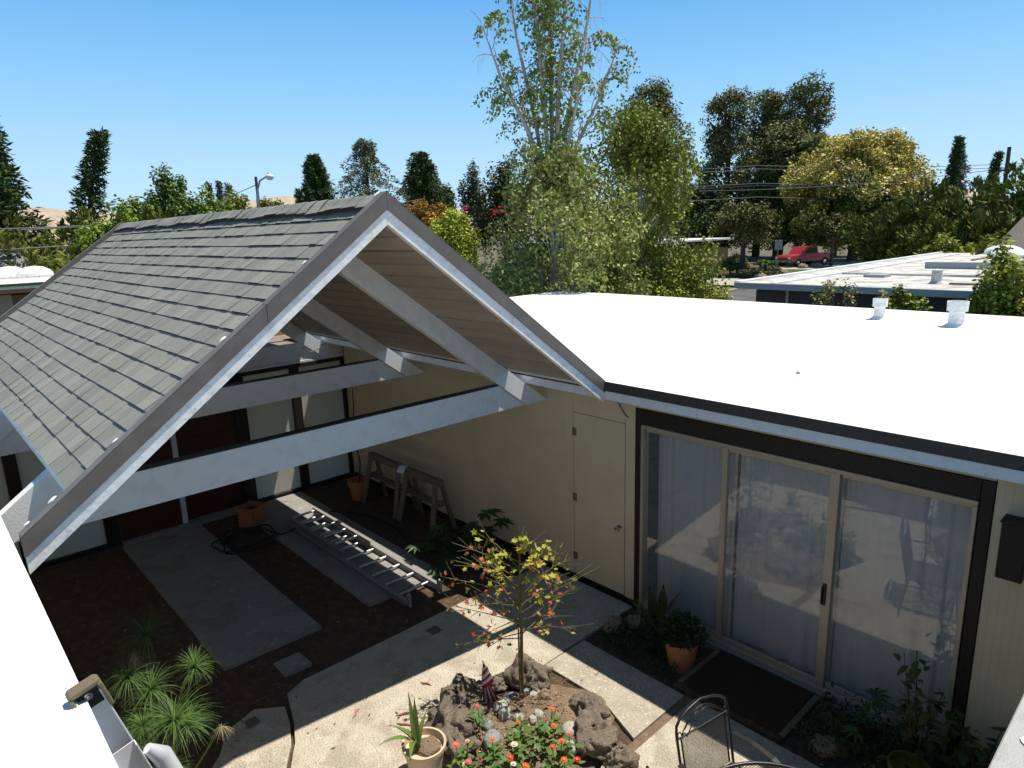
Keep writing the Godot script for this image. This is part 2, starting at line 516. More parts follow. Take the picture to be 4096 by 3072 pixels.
	mat("pole_grey", Color(0.3, 0.33, 0.35), 0.5)
	mat("blue_wall", Color(0.055, 0.06, 0.075), 0.8, null, 1.0, fine, 0.4)
	mat("tan_wall", Color(0.32, 0.25, 0.17), 0.85, null, 1.0, fine, 0.4)
	mat("grey_blue_trim", Color(0.3, 0.34, 0.38), 0.7)
	mat("raw_board", Color(0.35, 0.15, 0.07), 0.8)
	mat("shingle_old", Color.WHITE, 0.95, tex(256, Color(0.17, 0.15, 0.135), [[195, 20, 3, Color(0.1, 0.09, 0.08), 0.45, 0.75, 0.9]]), 0.5, grit, 1.0)
	mat("red_paint", Color(0.42, 0.012, 0.018), 0.3).clearcoat_enabled = true
	mat("tyre", Color(0.02, 0.02, 0.02), 0.85)
	mat("dark_window", Color(0.015, 0.018, 0.02), 0.08)
	mat("skylight", Color(0.8, 0.82, 0.82), 0.35)
	mat("solar", Color(0.16, 0.17, 0.19), 0.3)
	mat("mailbox", Color(0.015, 0.015, 0.016), 0.5)
	mat("sign_back", Color(0.33, 0.34, 0.33), 0.5).metallic = 0.6
	mat("sign_white", Color(0.75, 0.75, 0.74), 0.6)
	mat("sign_red", Color(0.45, 0.03, 0.03), 0.6)
	mat("cable", Color(0.16, 0.16, 0.16), 0.6)
	mat("flag_red", Color(0.36, 0.012, 0.03), 0.75)
	mat("flag_white", Color(0.72, 0.72, 0.74), 0.75)
	mat("flag_blue", Color(0.012, 0.025, 0.1), 0.75)
	mat("petal_orange", Color(0.75, 0.1, 0.03), 0.6)
	mat("petal_red", Color(0.6, 0.035, 0.03), 0.6)
	mat("petal_pink", Color(0.7, 0.11, 0.16), 0.6)
	mat("petal_pale", Color(0.76, 0.42, 0.42), 0.6)
	mat("petal_white", Color(0.8, 0.7, 0.62), 0.6)
	mat("bloom_eye", Color(0.75, 0.3, 0.02), 0.7)
	leafmat("leaves", 0.4)
	leafmat("needles", 0.12, 0.7)
	leafmat("litter", 0.0, 0.9)
	for p in [["leaf_green", Color(0.07, 0.15, 0.035)], ["leaf_deep", Color(0.03, 0.075, 0.022)], ["leaf_gloss", Color(0.02, 0.055, 0.018)], ["leaf_lime", Color(0.34, 0.34, 0.045)], ["leaf_coral", Color(0.5, 0.12, 0.065)], ["leaf_tan", Color(0.42, 0.21, 0.12)], ["leaf_olive", Color(0.13, 0.13, 0.025)], ["leaf_strap", Color(0.12, 0.19, 0.045)]]:
		var lm := mat(p[0], p[1], 0.5)
		lm.cull_mode = BaseMaterial3D.CULL_DISABLED
		lm.backlight_enabled = true
		lm.backlight = Color(0.4, 0.4, 0.25)
	M.leaf_gloss.roughness = 0.25


# ---------- the house ----------
func roof_y(x: float, top: float) -> float:
	return top - SLOPE * absf(x - RIDGE_X)


func slope_poly(x0: float, x1: float, lo: float, hi: float) -> PackedVector2Array:
	# a band under the gable line between two heights measured at the ridge
	return PackedVector2Array([Vector2(x0, roof_y(x0, hi)), Vector2(x0, roof_y(x0, lo)), Vector2(x1, roof_y(x1, lo)), Vector2(x1, roof_y(x1, hi))])


func build_gable() -> void:
	var t := thing("gable_roof", "steep grey-shingled gable cover with white barge boards over the courtyard", "roof", Vector3(RIDGE_X, 0, -7.6))
	var off := Transform3D(Basis(), -t.position)
	var bank := func(called: String, poly: PackedVector2Array, z0: float, z1: float, m: Material, parent: Node = t) -> MeshInstance3D:
		var g := G.new()
		g.prism(poly, z0, z1)
		return put(called, g, m, parent, off if parent == t else Transform3D())
	# deck and the boards of its underside
	for side in [-1.0, 1.0]:
		var e: float = RIDGE_X + side * 2.06
		bank.call("roof_deck", slope_poly(RIDGE_X, e, 4.205, 4.264), -11.1, -4.192, M.soffit_base)
		for k in 14:
			var a: float = RIDGE_X + side * (2.06 * k / 14.0 + (0.0 if k == 0 else 0.0105))
			var b: float = RIDGE_X + side * (2.06 * (k + 1) / 14.0 - 0.0105)
			var c: float = side * 0.003
			var y0 := 4.135 + (0.004 if k % 3 == 1 else 0.0)
			bank.call("soffit_board", PackedVector2Array([Vector2(a, roof_y(a, 4.204)), Vector2(a, roof_y(a, y0 + 0.003)), Vector2(a + c, roof_y(a + c, y0)), Vector2(b - c, roof_y(b - c, y0)), Vector2(b, roof_y(b, y0 + 0.003)), Vector2(b, roof_y(b, 4.204))]), -11.1, -4.193, [M.soffit, M.soffit_b, M.soffit, M.soffit_c][(k * 7 + k / 3) % 4])
		bank.call("edge_board", slope_poly(e + side * 0.001, e + side * 0.018, 4.13, 4.24), -11.1, -4.193, M.white_paint)
	# barge boards and their metal caps, front and rear
	for zz in [-4.14, -11.16]:
		var back: float = zz - 0.05 if zz > -5.0 else zz + 0.05
		var out: float = zz + 0.012 if zz > -5.0 else zz - 0.012
		for side in [-1.0, 1.0]:
			var e2: float = RIDGE_X + side * 2.365
			bank.call("barge_board", slope_poly(RIDGE_X + side * 0.001, e2, 4.118, 4.262), minf(zz, back), maxf(zz, back), M.peeling_paint if zz > -5.0 else M.white_paint)
			var cuts: Array = [0.0, 0.935, 2.372] if side < 0.0 else [0.0, 2.372]
			for k in cuts.size() - 1:
				var a2: float = RIDGE_X + side * (cuts[k] + (0.001 if k == 0 else 0.004))
				var b2: float = RIDGE_X + side * cuts[k + 1]
				var cap: MeshInstance3D = bank.call("barge_cap", slope_poly(a2, b2, 4.222, 4.336), minf(zz + (0.002 if zz > -5.0 else -0.002), out), maxf(zz + (0.002 if zz > -5.0 else -0.002), out), M.flashing)
				var lip := G.new()
				var inn: float = zz - 0.062 if zz > -5.0 else zz + 0.062
				lip.prism(slope_poly(a2, b2, 4.338, 4.344), minf(inn, out), maxf(inn, out))
				put("cap_lip", lip, M.flashing, cap)
				var skirt := G.new()
				skirt.prism(slope_poly(a2, b2, 4.268, 4.336), minf(inn, inn + signf(inn - out) * 0.004), maxf(inn, inn + signf(inn - out) * 0.004))
				put("cap_skirt", skirt, M.flashing, cap)
	# dabs of white sealant along the near cap
	for d in [[0.03, 0.03], [0.62, 0.02], [1.2, 0.026], [1.86, 0.02], [2.2, 0.028], [2.33, 0.02]]:
		var x: float = RIDGE_X - d[0]
		var g2 := G.new()
		blob(g2, Vector3(1.4, 0.4, 0.9) * d[1] * 0.65, 900 + int(d[0] * 100), 0.35)
		put("sealant_dab", g2, M.white_paint, t, Transform3D(Basis(Vector3.BACK, atan(SLOPE)), Vector3(x, roof_y(x, 4.35), -4.205) - t.position))
	# rafters with tie beams
	for z in [-5.22, -7.59, -9.93]:
		for side in [-1.0, 1.0]:
			var r := PackedVector2Array([Vector2(RIDGE_X + side * 0.001, 4.133), Vector2(RIDGE_X + side * 2.655, 2.153), Vector2(RIDGE_X + side * 2.344, 2.15), Vector2(RIDGE_X + side * 0.001, 3.893)])
			bank.call("rafter", r, z - 0.09, z, M.white_paint)
		if z > -9.0:
			bank.call("tie_beam", PackedVector2Array([Vector2(RIDGE_X - 1.957, 2.43), Vector2(RIDGE_X - 2.333, 2.15), Vector2(RIDGE_X + 2.333, 2.15), Vector2(RIDGE_X + 1.957, 2.43)]), z - 0.1, z - 0.035, M.white_paint)
			bank.call("beam_shade_cap", PackedVector2Array([Vector2(RIDGE_X - 1.94, 2.446), Vector2(RIDGE_X - 1.955, 2.432), Vector2(RIDGE_X + 1.955, 2.432), Vector2(RIDGE_X + 1.94, 2.446)]), z - 0.105, z - 0.027, M.trim_dark)  # dark cap strip, its colour also painting the shade on the beam top
	# shingles: the nearest 300 of the near slope are parts, the rest joined
	var an := atan(SLOPE)
	var wedge := func(g: G, edge: G, w: float, hh: float, xf: Transform3D) -> void:
		var l := 0.172
		var p: Array[Vector3] = []
		for s in [[-0.5, 0.0, 0.0], [0.5, 0.0, 0.0], [0.5, hh, 0.0], [-0.5, hh, 0.0], [-0.5, 0.0, -l], [0.5, 0.0, -l], [0.5, 0.003, -l], [-0.5, 0.003, -l]]:
			p.append(xf * Vector3(s[0] * w, s[1], s[2]))
		var mid := xf * Vector3(0, hh * 0.4, -l * 0.5)
		for f in [[3, 2, 6, 7], [0, 3, 7, 4], [1, 2, 6, 5]]:
			g.quad_out(p[f[0]], p[f[1]], p[f[2]], p[f[3]], mid)
		for f in [[0, 1, 2, 3], [0, 1, 5, 4]]:   # asphalt butt and underside, with the butt shadow painted in
			edge.quad_out(p[f[0]], p[f[1]], p[f[2]], p[f[3]], mid)
	var heights := [0.013, 0.016, 0.02]
	var variants := {}
	for hk in 3:
		for tone in 5:
			var g3 := G.new()
			var e3 := G.new()
			wedge.call(g3, e3, 1.0, heights[hk], Transform3D())
			var am0 := g3.mesh(M["shingle_%d" % tone])
			e3.surface(am0, M.asphalt_edge_shade)
			variants[hk * 5 + tone] = am0
	var near: Array = []
	var far_left: Array[G] = []
	var far_right: Array[G] = []
	for k in 6:
		far_left.append(G.new()); far_right.append(G.new())
	for side in [-1.0, 1.0]:
		var down := Vector3(side * cos(an), -sin(an), 0)
		var nrm := Vector3(side * sin(an), cos(an), 0)
		var along := Vector3(0, 0, -side)
		var ba := Basis(along, nrm, down)
		for row in 18:
			var s := 2.618 - row * 0.1432
			var z := -4.2
			while z > -11.08:
				var w := minf(rr(0.08, 0.2), z + 11.1)
				var at := Vector3(RIDGE_X, 4.266, z - w * 0.5) + down * (s + 0.004 * sin(z * 1.3 + row))
				var kind := rng.randi() % 3
				var xf := Transform3D(ba.rotated(nrm, rr(-0.004, 0.004)), at)
				var item := [at.distance_to(Vector3(0, 4.05, 0)), xf, w - 0.003, kind, rng.randi() % 5]
				if side < 0.0:
					near.append(item)
				else:
					wedge.call(far_right[item[4]], far_right[5], item[2], heights[kind], xf)
				z -= w
	near.sort_custom(func(a, b): return a[0] < b[0])
	for k in near.size():
		var it: Array = near[k]
		if k < 300:
			var x2: Transform3D = it[1]
			put("shingle", variants[it[3] * 5 + it[4]], null, t, Transform3D(x2.basis * Basis.from_scale(Vector3(it[2], 1, 1)), x2.origin - t.position))
		else:
			wedge.call(far_left[it[4]], far_left[5], it[2], heights[it[3]], it[1])
	for set in [far_left, far_right]:
		var am := ArrayMesh.new()
		for k in 6:
			set[k].surface(am, M["shingle_%d" % k] if k < 5 else M.asphalt_edge_shade)
		put("shingle_field", am, null, t, off, "stuff")
	# ridge caps, folded over the ridge and overlapping
	for k in 37:
		var g4 := G.new()
		var z0 := -4.2 - k * 0.187
		var lift := rr(0.0, 0.004)
		var wl := rr(0.135, 0.155)
		var wr := rr(0.135, 0.155)
		var tilt := rr(-0.012, 0.012)
		g4.grid(func(u: float, v: float) -> Vector3:
			var q := u * 2.0 - 1.0
			var sgn := signf(q)
			var dist: float = absf(q) * (wl if q < 0.0 else wr)
			var top := 4.322 + lift + 0.007 * (1.0 - v)
			var y := top - dist * sin(an) * smoothstep(-0.1, 0.35, absf(q)) + 0.011 * sin(u * 9.0 + k) * absf(q) * absf(q)
			return Vector3(sgn * dist * cos(an) + tilt * (v - 0.5), y - 4.2, (-0.2 - 0.02) * v + 0.01 * sin(u * 7.0 + k * 2.0)), 10, 2)
		g4.grid(func(u: float, v: float) -> Vector3:
			var q := u * 2.0 - 1.0
			var sgn := signf(q)
			var dist: float = absf(q) * (wl if q < 0.0 else wr)
			var top := 4.322 + lift + 0.007
			var y := top - dist * sin(an) * smoothstep(-0.1, 0.35, absf(q)) + 0.011 * sin(u * 9.0 + k) * absf(q) * absf(q)
			return Vector3(sgn * dist * cos(an) - tilt * 0.5, y - 4.2 - v * 0.008, 0.01 * sin(u * 7.0 + k * 2.0)), 10, 1, true)
		var rim := G.new()   # cut edges, with the shadow under the cap painted in
		for e4 in [0.0, 1.0]:
			rim.grid(func(u: float, v: float) -> Vector3:
				var sgn: float = -1.0 if e4 == 0.0 else 1.0
				var dist: float = wl if e4 == 0.0 else wr
				var top: float = 4.322 + lift + 0.007 * (1.0 - u)
				var y: float = top - dist * sin(an) + 0.011 * sin(e4 * 9.0 + k)
				return Vector3(sgn * dist * cos(an) + tilt * (u - 0.5), y - 4.2 - v * 0.018, -0.22 * u + 0.01 * sin(e4 * 7.0 + k * 2.0)), 2, 1, e4 == 1.0)
		var cap_mesh := g4.mesh(M["shingle_%d" % (k * 3 % 5)])
		rim.surface(cap_mesh, M.asphalt_edge_shade)
		put("ridge_cap", cap_mesh, null, t, Transform3D(Basis(), Vector3(0, 4.2, z0) - Vector3(0, 0, t.position.z)))
	# a loose grey cable drooping at the far rafter
	var wire := G.new()
	wire.tube([Vector3(4.62, 2.36, -9.9), Vector3(4.75, 2.27, -9.88), Vector3(4.88, 2.3, -9.88), Vector3(5.0, 2.37, -9.9)], [0.008], 6)
	put("loose_cable", wire, M.cable, t, off)


func build_right_wing() -> void:
	var t := thing("house_wing", "cream-walled wing with flat white roof, utility door and big sliding window", "house", Vector3(8.6, 0, -5.0))
	var off := -t.position
	var b := func(called: String, lo: Vector3, hi: Vector3, m: Material, bev := 0.003, parent: Node = t) -> MeshInstance3D:
		return bar(called, lo + (off if parent == t else Vector3.ZERO), hi + (off if parent == t else Vector3.ZERO), m, parent, bev)
	var x0 := 5.36
	var x1 := 5.48
	# wall panels with open joints
	b.call("wall_panel", Vector3(x0, 0.09, -9.95), Vector3(x1, 2.44, -9.532), M.wall_cream)
	b.call("wall_panel", Vector3(x0, 0.275, -9.528), Vector3(x1, 2.44, -4.866), M.wall_cream)
	b.call("wall_panel", Vector3(x0 + 0.001, 0.09, -9.528), Vector3(x1, 0.272, -4.866), M.wall_cream)
	b.call("wall_panel", Vector3(x0, 2.066, -4.862), Vector3(x1, 2.44, -4.134), M.wall_cream)
	b.call("wall_panel", Vector3(x0, 0.09, -4.13), Vector3(x1, 2.44, -4.004), M.wall_cream)
	b.call("wall_panel", Vector3(x0, 2.262, -4.0), Vector3(x1, 2.44, -0.95), M.wall_cream)
	for k in 30:   # grooved siding right of the window
		b.call("siding_strip", Vector3(x0 + (0.0 if k % 2 else 0.0003), 0.05, -0.945 + k * 0.05), Vector3(x1, 2.43, -0.945 + k * 0.05 + 0.0494), M.wall_cream, 0.0004)
	b.call("wall_core", Vector3(x1 + 0.002, 0.0, -9.95), Vector3(x1 + 0.05, 2.44, -4.02), M.soffit_base, 0.0)
	b.call("base_strip", Vector3(x0 + 0.01, -0.05, -9.95), Vector3(x1, 0.086, -4.0), M.trim_dark)
	# utility door, flush in the wall
	var d: MeshInstance3D = b.call("utility_door", Vector3(x0 - 0.002, 0.1, -4.857), Vector3(x1 - 0.04, 2.06, -4.139), M.wall_cream)
	var dc := d.position - off
	for y in [1.84, 1.06, 0.33]:
		var g := G.new()
		g.tube([Vector3(x0 - 0.008, y - 0.045, -4.861) - dc, Vector3(x0 - 0.008, y + 0.045, -4.861) - dc], [0.007], 6)
		g.box(Vector3(0.003, 0.09, 0.05), Vector3(x0 - 0.0045, y, -4.835) - dc)
		put("hinge", g, M.old_wood, d)
	var kn := G.new()
	kn.lathe([Vector2(0.034, 0.0), Vector2(0.034, 0.006), Vector2(0.012, 0.01), Vector2(0.011, 0.035), Vector2(0.026, 0.042), Vector2(0.03, 0.055), Vector2(0.024, 0.068), Vector2(0.0, 0.071)], 16, Vector3(x0 - 0.003, 0.88, -4.2) - dc, Basis(Vector3.BACK, PI / 2))
	put("door_knob", kn, M.steel, d)
	# dark timber surround of the sliding window
	b.call("window_surround", Vector3(x0 - 0.012, 0.0, -4.0), Vector3(x1, 2.26, -3.925), M.trim_dark)
	b.call("window_surround", Vector3(x0 - 0.012, 0.0, -1.03), Vector3(x1, 2.26, -0.95), M.trim_dark)
	b.call("window_surround", Vector3(x0 - 0.012, 2.1, -3.922), Vector3(x1, 2.26, -1.033), M.trim_dark)
	b.call("window_sill", Vector3(x0 - 0.06, 0.0, -3.92), Vector3(x1, 0.058, -1.035), M.path_concrete)
	# sliding window: frame, three panes and a pull
	var w: MeshInstance3D = b.call("sliding_window", Vector3(x0 - 0.03, 0.06, -3.92), Vector3(x0 + 0.07, 0.1, -1.035), M.window_metal)
	var wc := w.position - off
	var fr := func(lo: Vector3, hi: Vector3) -> void: b.call("window_frame", lo - wc, hi - wc, M.window_metal, 0.003, w)
	fr.call(Vector3(x0 - 0.025, 2.062, -3.92), Vector3(x0 + 0.07, 2.098, -1.035))
	fr.call(Vector3(x0 - 0.025, 0.102, -3.92), Vector3(x0 + 0.07, 2.06, -3.885))
	fr.call(Vector3(x0 - 0.025, 0.102, -1.068), Vector3(x0 + 0.07, 2.06, -1.035))
	fr.call(Vector3(x0 - 0.02, 0.102, -3.01), Vector3(x0 + 0.03, 2.06, -2.955))
	fr.call(Vector3(x0 - 0.02, 0.102, -2.045), Vector3(x0 + 0.03, 2.06, -1.97))
	for q in [[-3.883, -3.012, 0.018], [-2.953, -2.047, 0.0], [-1.968, -1.07, 0.018]]:
		fr.call(Vector3(x0 + q[2] - 0.008, 0.102, q[0]), Vector3(x0 + q[2] + 0.014, 0.15, q[1]))
		fr.call(Vector3(x0 + q[2] - 0.008, 2.03, q[0]), Vector3(x0 + q[2] + 0.014, 2.06, q[1]))
		b.call("pane", Vector3(x0 + q[2], 0.151, q[0] + 0.001) - wc, Vector3(x0 + q[2] + 0.006, 2.029, q[1] - 0.001) - wc, M.glass, 0.0, w)
	var hd := G.new()
	hd.box(Vector3(0.012, 0.2, 0.03), Vector3(x0 - 0.027, 0.98, -2.02) - wc, 0.003)
	hd.box(Vector3(0.03, 0.16, 0.012), Vector3(x0 - 0.047, 0.98, -2.03) - wc, 0.004)
	put("window_pull", hd, M.black_metal, w)
	# eaves: soffit, fascia, metal edge; roof slab with white coating
	b.call("eaves_soffit", Vector3(5.072, 2.405, -11.3), Vector3(x0 - 0.002, 2.43, 6.0), M.white_paint, 0.0)
	for q in [[-11.3, -7.2], [-7.196, -3.1], [-3.096, 1.0], [1.004, 6.0]]:
		b.call("fascia_board", Vector3(5.03, 2.388, q[0]), Vector3(5.07, 2.52, q[1]), M.white_paint)
		b.call("roof_edge_metal", Vector3(5.018, 2.477, q[0]), Vector3(5.027, 2.573, q[1]), M.flashing_dark, 0.002)
	var slab := G.new()
	slab.grid(func(u: float, v: float) -> Vector3:
		var z := lerpf(6.0, -11.3, v)
		var x := lerpf(5.028, 12.25 + 0.012 * z, u)
		return Vector3(x, 2.568 + 0.0015 * sin(x * 3.1 + z * 1.7) * sin(u * PI), z), 60, 120)
	put("roof_coating", slab, M.roof_white, t, Transform3D(Basis(), off))
	b.call("roof_slab", Vector3(5.075, 2.44, -11.29), Vector3(12.0, 2.55, 6.0), M.white_paint, 0.0)
	b.call("roof_rim", Vector3(12.02, 2.36, -11.3), Vector3(12.11, 2.56, 6.0), M.white_paint, 0.004)
	b.call("roof_rim", Vector3(5.08, 2.36, -11.36), Vector3(12.11, 2.562, -11.302), M.white_paint, 0.004)
	# closed room behind
	b.call("rear_wall", Vector3(11.7, 0.0, -10.9), Vector3(11.8, 2.435, 6.0), M.wall_cream, 0.0)
	b.call("end_wall", Vector3(5.5, 0.0, -10.9), Vector3(11.69, 2.435, -10.8), M.wall_cream, 0.0)
	b.call("end_wall", Vector3(5.5, 0.0, 5.9), Vector3(11.69, 2.435, 6.0), M.wall_cream, 0.0)
	b.call("room_floor", Vector3(5.485, -0.05, -10.79), Vector3(11.69, 0.03, 5.89), M.path_concrete, 0.0)
	# plumbing vents on the roof
	for q in [[10.92, -3.66, 0.1, 0.31], [10.7, -2.6, 0.125, 0.35]]:
		var v2 := G.new()
		var r: float = q[2]
		var h: float = q[3]
		v2.lathe([Vector2(r * 1.35, 0.0), Vector2(r * 1.1, 0.02), Vector2(r * 0.78, 0.05), Vector2(r * 0.74, h * 0.62)], 24)
		v2.lathe([Vector2(r * 0.74, h * 0.6), Vector2(r, h * 0.62), Vector2(r * 1.02, h), Vector2(r * 0.92, h), Vector2(r * 0.9, h * 0.7), Vector2(0.0, h * 0.7)], 24)
		put("roof_vent", v2, M.roof_white, t, Transform3D(Basis(), Vector3(q[0], 2.566, q[1]) + off))
	var cable := G.new()
	cable.tube([Vector3(5.2, 2.4, -4.1), Vector3(5.3, 2.33, -4.2), Vector3(5.345, 2.24, -4.19), Vector3(5.35, 2.17, -4.14), Vector3(5.355, 2.14, -4.09)], [0.007], 6)
	put("bell_cable", cable, M.cable, t, Transform3D(Basis(), off))
	# a wall lantern, hanging on the wall: its own thing
	var l := thing("wall_lantern", "dark box-shaped wall lantern beside the sliding window", "lantern", Vector3(5.36, 1.84, -0.79))
	bar("housing", Vector3(-0.16, -0.2, -0.075), Vector3(-0.02, 0.2, 0.075), M.trim_dark, l, 0.006)
	bar("top_plate", Vector3(-0.17, 0.202, -0.085), Vector3(-0.006, 0.214, 0.085), M.trim_dark, l, 0.003)
	bar("back_plate", Vector3(-0.018, -0.12, -0.05), Vector3(-0.004, 0.12, 0.05), M.trim_dark, l, 0.003)
	# curtain behind the glass
	for q in [[-3.82, -2.93, 0.55], [-2.9, -1.99, 1.9], [-1.97, -1.07, 3.1]]:
		var cg := G.new()
		cg.grid(func(u: float, v: float) -> Vector3:
			var z := lerpf(q[0], q[1], u)
			var a: float = (0.006 + 0.012 * v) * sin(u * 26.0 + q[2] + 2.2 * sin(u * 4.0 + q[2]) + 0.5 * sin(v * 2.0 + u * 5.0)) + 0.014 * sin(u * 9.0 + q[2] * 2.0 + 1.5 * sin(u * 3.0)) + 0.006 * sin(u * 61.0 + 3.0 * sin(u * 7.0))
			return Vector3(a, lerpf(2.04, 0.085 + 0.012 * sin(u * 23.0), v) - 1.05, z - (q[0] + q[1]) * 0.5), 90, 14)
		var place: String = ["left", "middle", "right"][[-3.82, -2.9, -1.97].find(q[0])]
		var cn := put("curtain", cg, M.curtain, self, Transform3D(Basis(), Vector3(5.5, 1.05, (q[0] + q[1]) * 0.5)))
		tag(cn, "pale pleated curtain behind the %s pane of the sliding window" % place, "curtain", "curtains behind the sliding window")


func build_other_wings() -> void:
	# wing on which the photographer's ladder leans
	var t := thing("house_wing", "flat white roof wing cut off at the lower left, ladder leaning on it", "house", Vector3(-3.0, 0, -4.0))
	var off := -t.position
	var b := func(called: String, lo: Vector3, hi: Vector3, m: Material, bev := 0.003) -> void: bar(called, lo + off, hi + off, m, t, bev)
	var g := G.new()
	g.grid(func(u: float, v: float) -> Vector3:
		var z := lerpf(6.0, -13.0, v)
		var x := lerpf(-6.0, 0.252, u)
		return Vector3(x, 2.568 + 0.003 * sin(x * 4.0 + z * 2.0) * (1.0 - u), z), 40, 80)
	put("roof_coating", g, M.roof_white, t, Transform3D(Basis(), off))
	b.call("roof_slab", Vector3(-6.0, 2.44, -13.0), Vector3(0.2, 2.55, 6.0), M.white_paint, 0.0)
	b.call("fascia_board", Vector3(0.205, 2.388, -13.0), Vector3(0.25, 2.562, 6.0), M.white_paint)
	b.call("wall_panel", Vector3(-0.16, 0.09, -9.94), Vector3(-0.04, 2.438, 0.0), M.wall_cream)
	b.call("base_strip", Vector3(-0.15, -0.05, -9.94), Vector3(-0.05, 0.087, 0.0), M.trim_dark)
	b.call("end_wall", Vector3(-5.8, 0.0, -12.8), Vector3(-0.17, 2.438, -12.7), M.wall_cream)
	# wing behind, only its roof edge comes into view
	var r := thing("house_wing", "grey metal roof edge with a ragged white coating cut off at the lower right", "house", Vector3(2.6, 0, 2.5))
	off = -r.position
	var c := func(called: String, lo: Vector3, hi: Vector3, m: Material, bev := 0.003) -> void: bar(called, lo + off, hi + off, m, r, bev)
	c.call("edge_metal", Vector3(0.256, 2.5, -0.285), Vector3(5.014, 2.57, -0.2), M.edge_metal, 0.004)
	var coat := G.new()
	coat.grid(func(u: float, v: float) -> Vector3:
		var x := lerpf(0.256, 5.014, u)
		var edge := -0.228 + 0.012 * sin(x * 31.0) + 0.01 * sin(x * 77.0 + 1.0) + 0.01 * sin(x * 13.0)
		return Vector3(x, 2.5735 + 0.002 * sin(x * 40.0 + v * 9.0), lerpf(6.0, edge, v)), 320, 12)
	put("roof_coating", coat, M.roof_white, r, Transform3D(Basis(), off))
	c.call("roof_slab", Vector3(0.26, 2.42, -0.19), Vector3(5.01, 2.568, 6.0), M.white_paint, 0.0)
	c.call("fascia_board", Vector3(0.26, 2.39, -0.27), Vector3(5.01, 2.498, -0.2), M.white_paint)
	c.call("wall_panel", Vector3(0.0, 0.0, 0.1), Vector3(2.2, 2.415, 0.2), M.wall_cream)
	c.call("wall_panel", Vector3(4.6, 0.0, 0.1), Vector3(5.35, 2.415, 0.2), M.wall_cream)
	c.call("wall_panel", Vector3(2.21, 2.1, 0.1), Vector3(4.59, 2.415, 0.2), M.trim_dark)
	c.call("window_frame", Vector3(2.21, 0.0, 0.1), Vector3(2.27, 2.09, 0.2), M.window_metal)
	c.call("window_frame", Vector3(3.37, 0.0, 0.1), Vector3(3.43, 2.09, 0.2), M.window_metal)
	c.call("window_frame", Vector3(4.53, 0.0, 0.1), Vector3(4.59, 2.09, 0.2), M.window_metal)
	c.call("pane", Vector3(2.28, 0.05, 0.13), Vector3(3.36, 2.09, 0.14), M.dark_window, 0.0)
	c.call("pane", Vector3(3.44, 0.05, 0.13), Vector3(4.52, 2.09, 0.14), M.dark_window, 0.0)


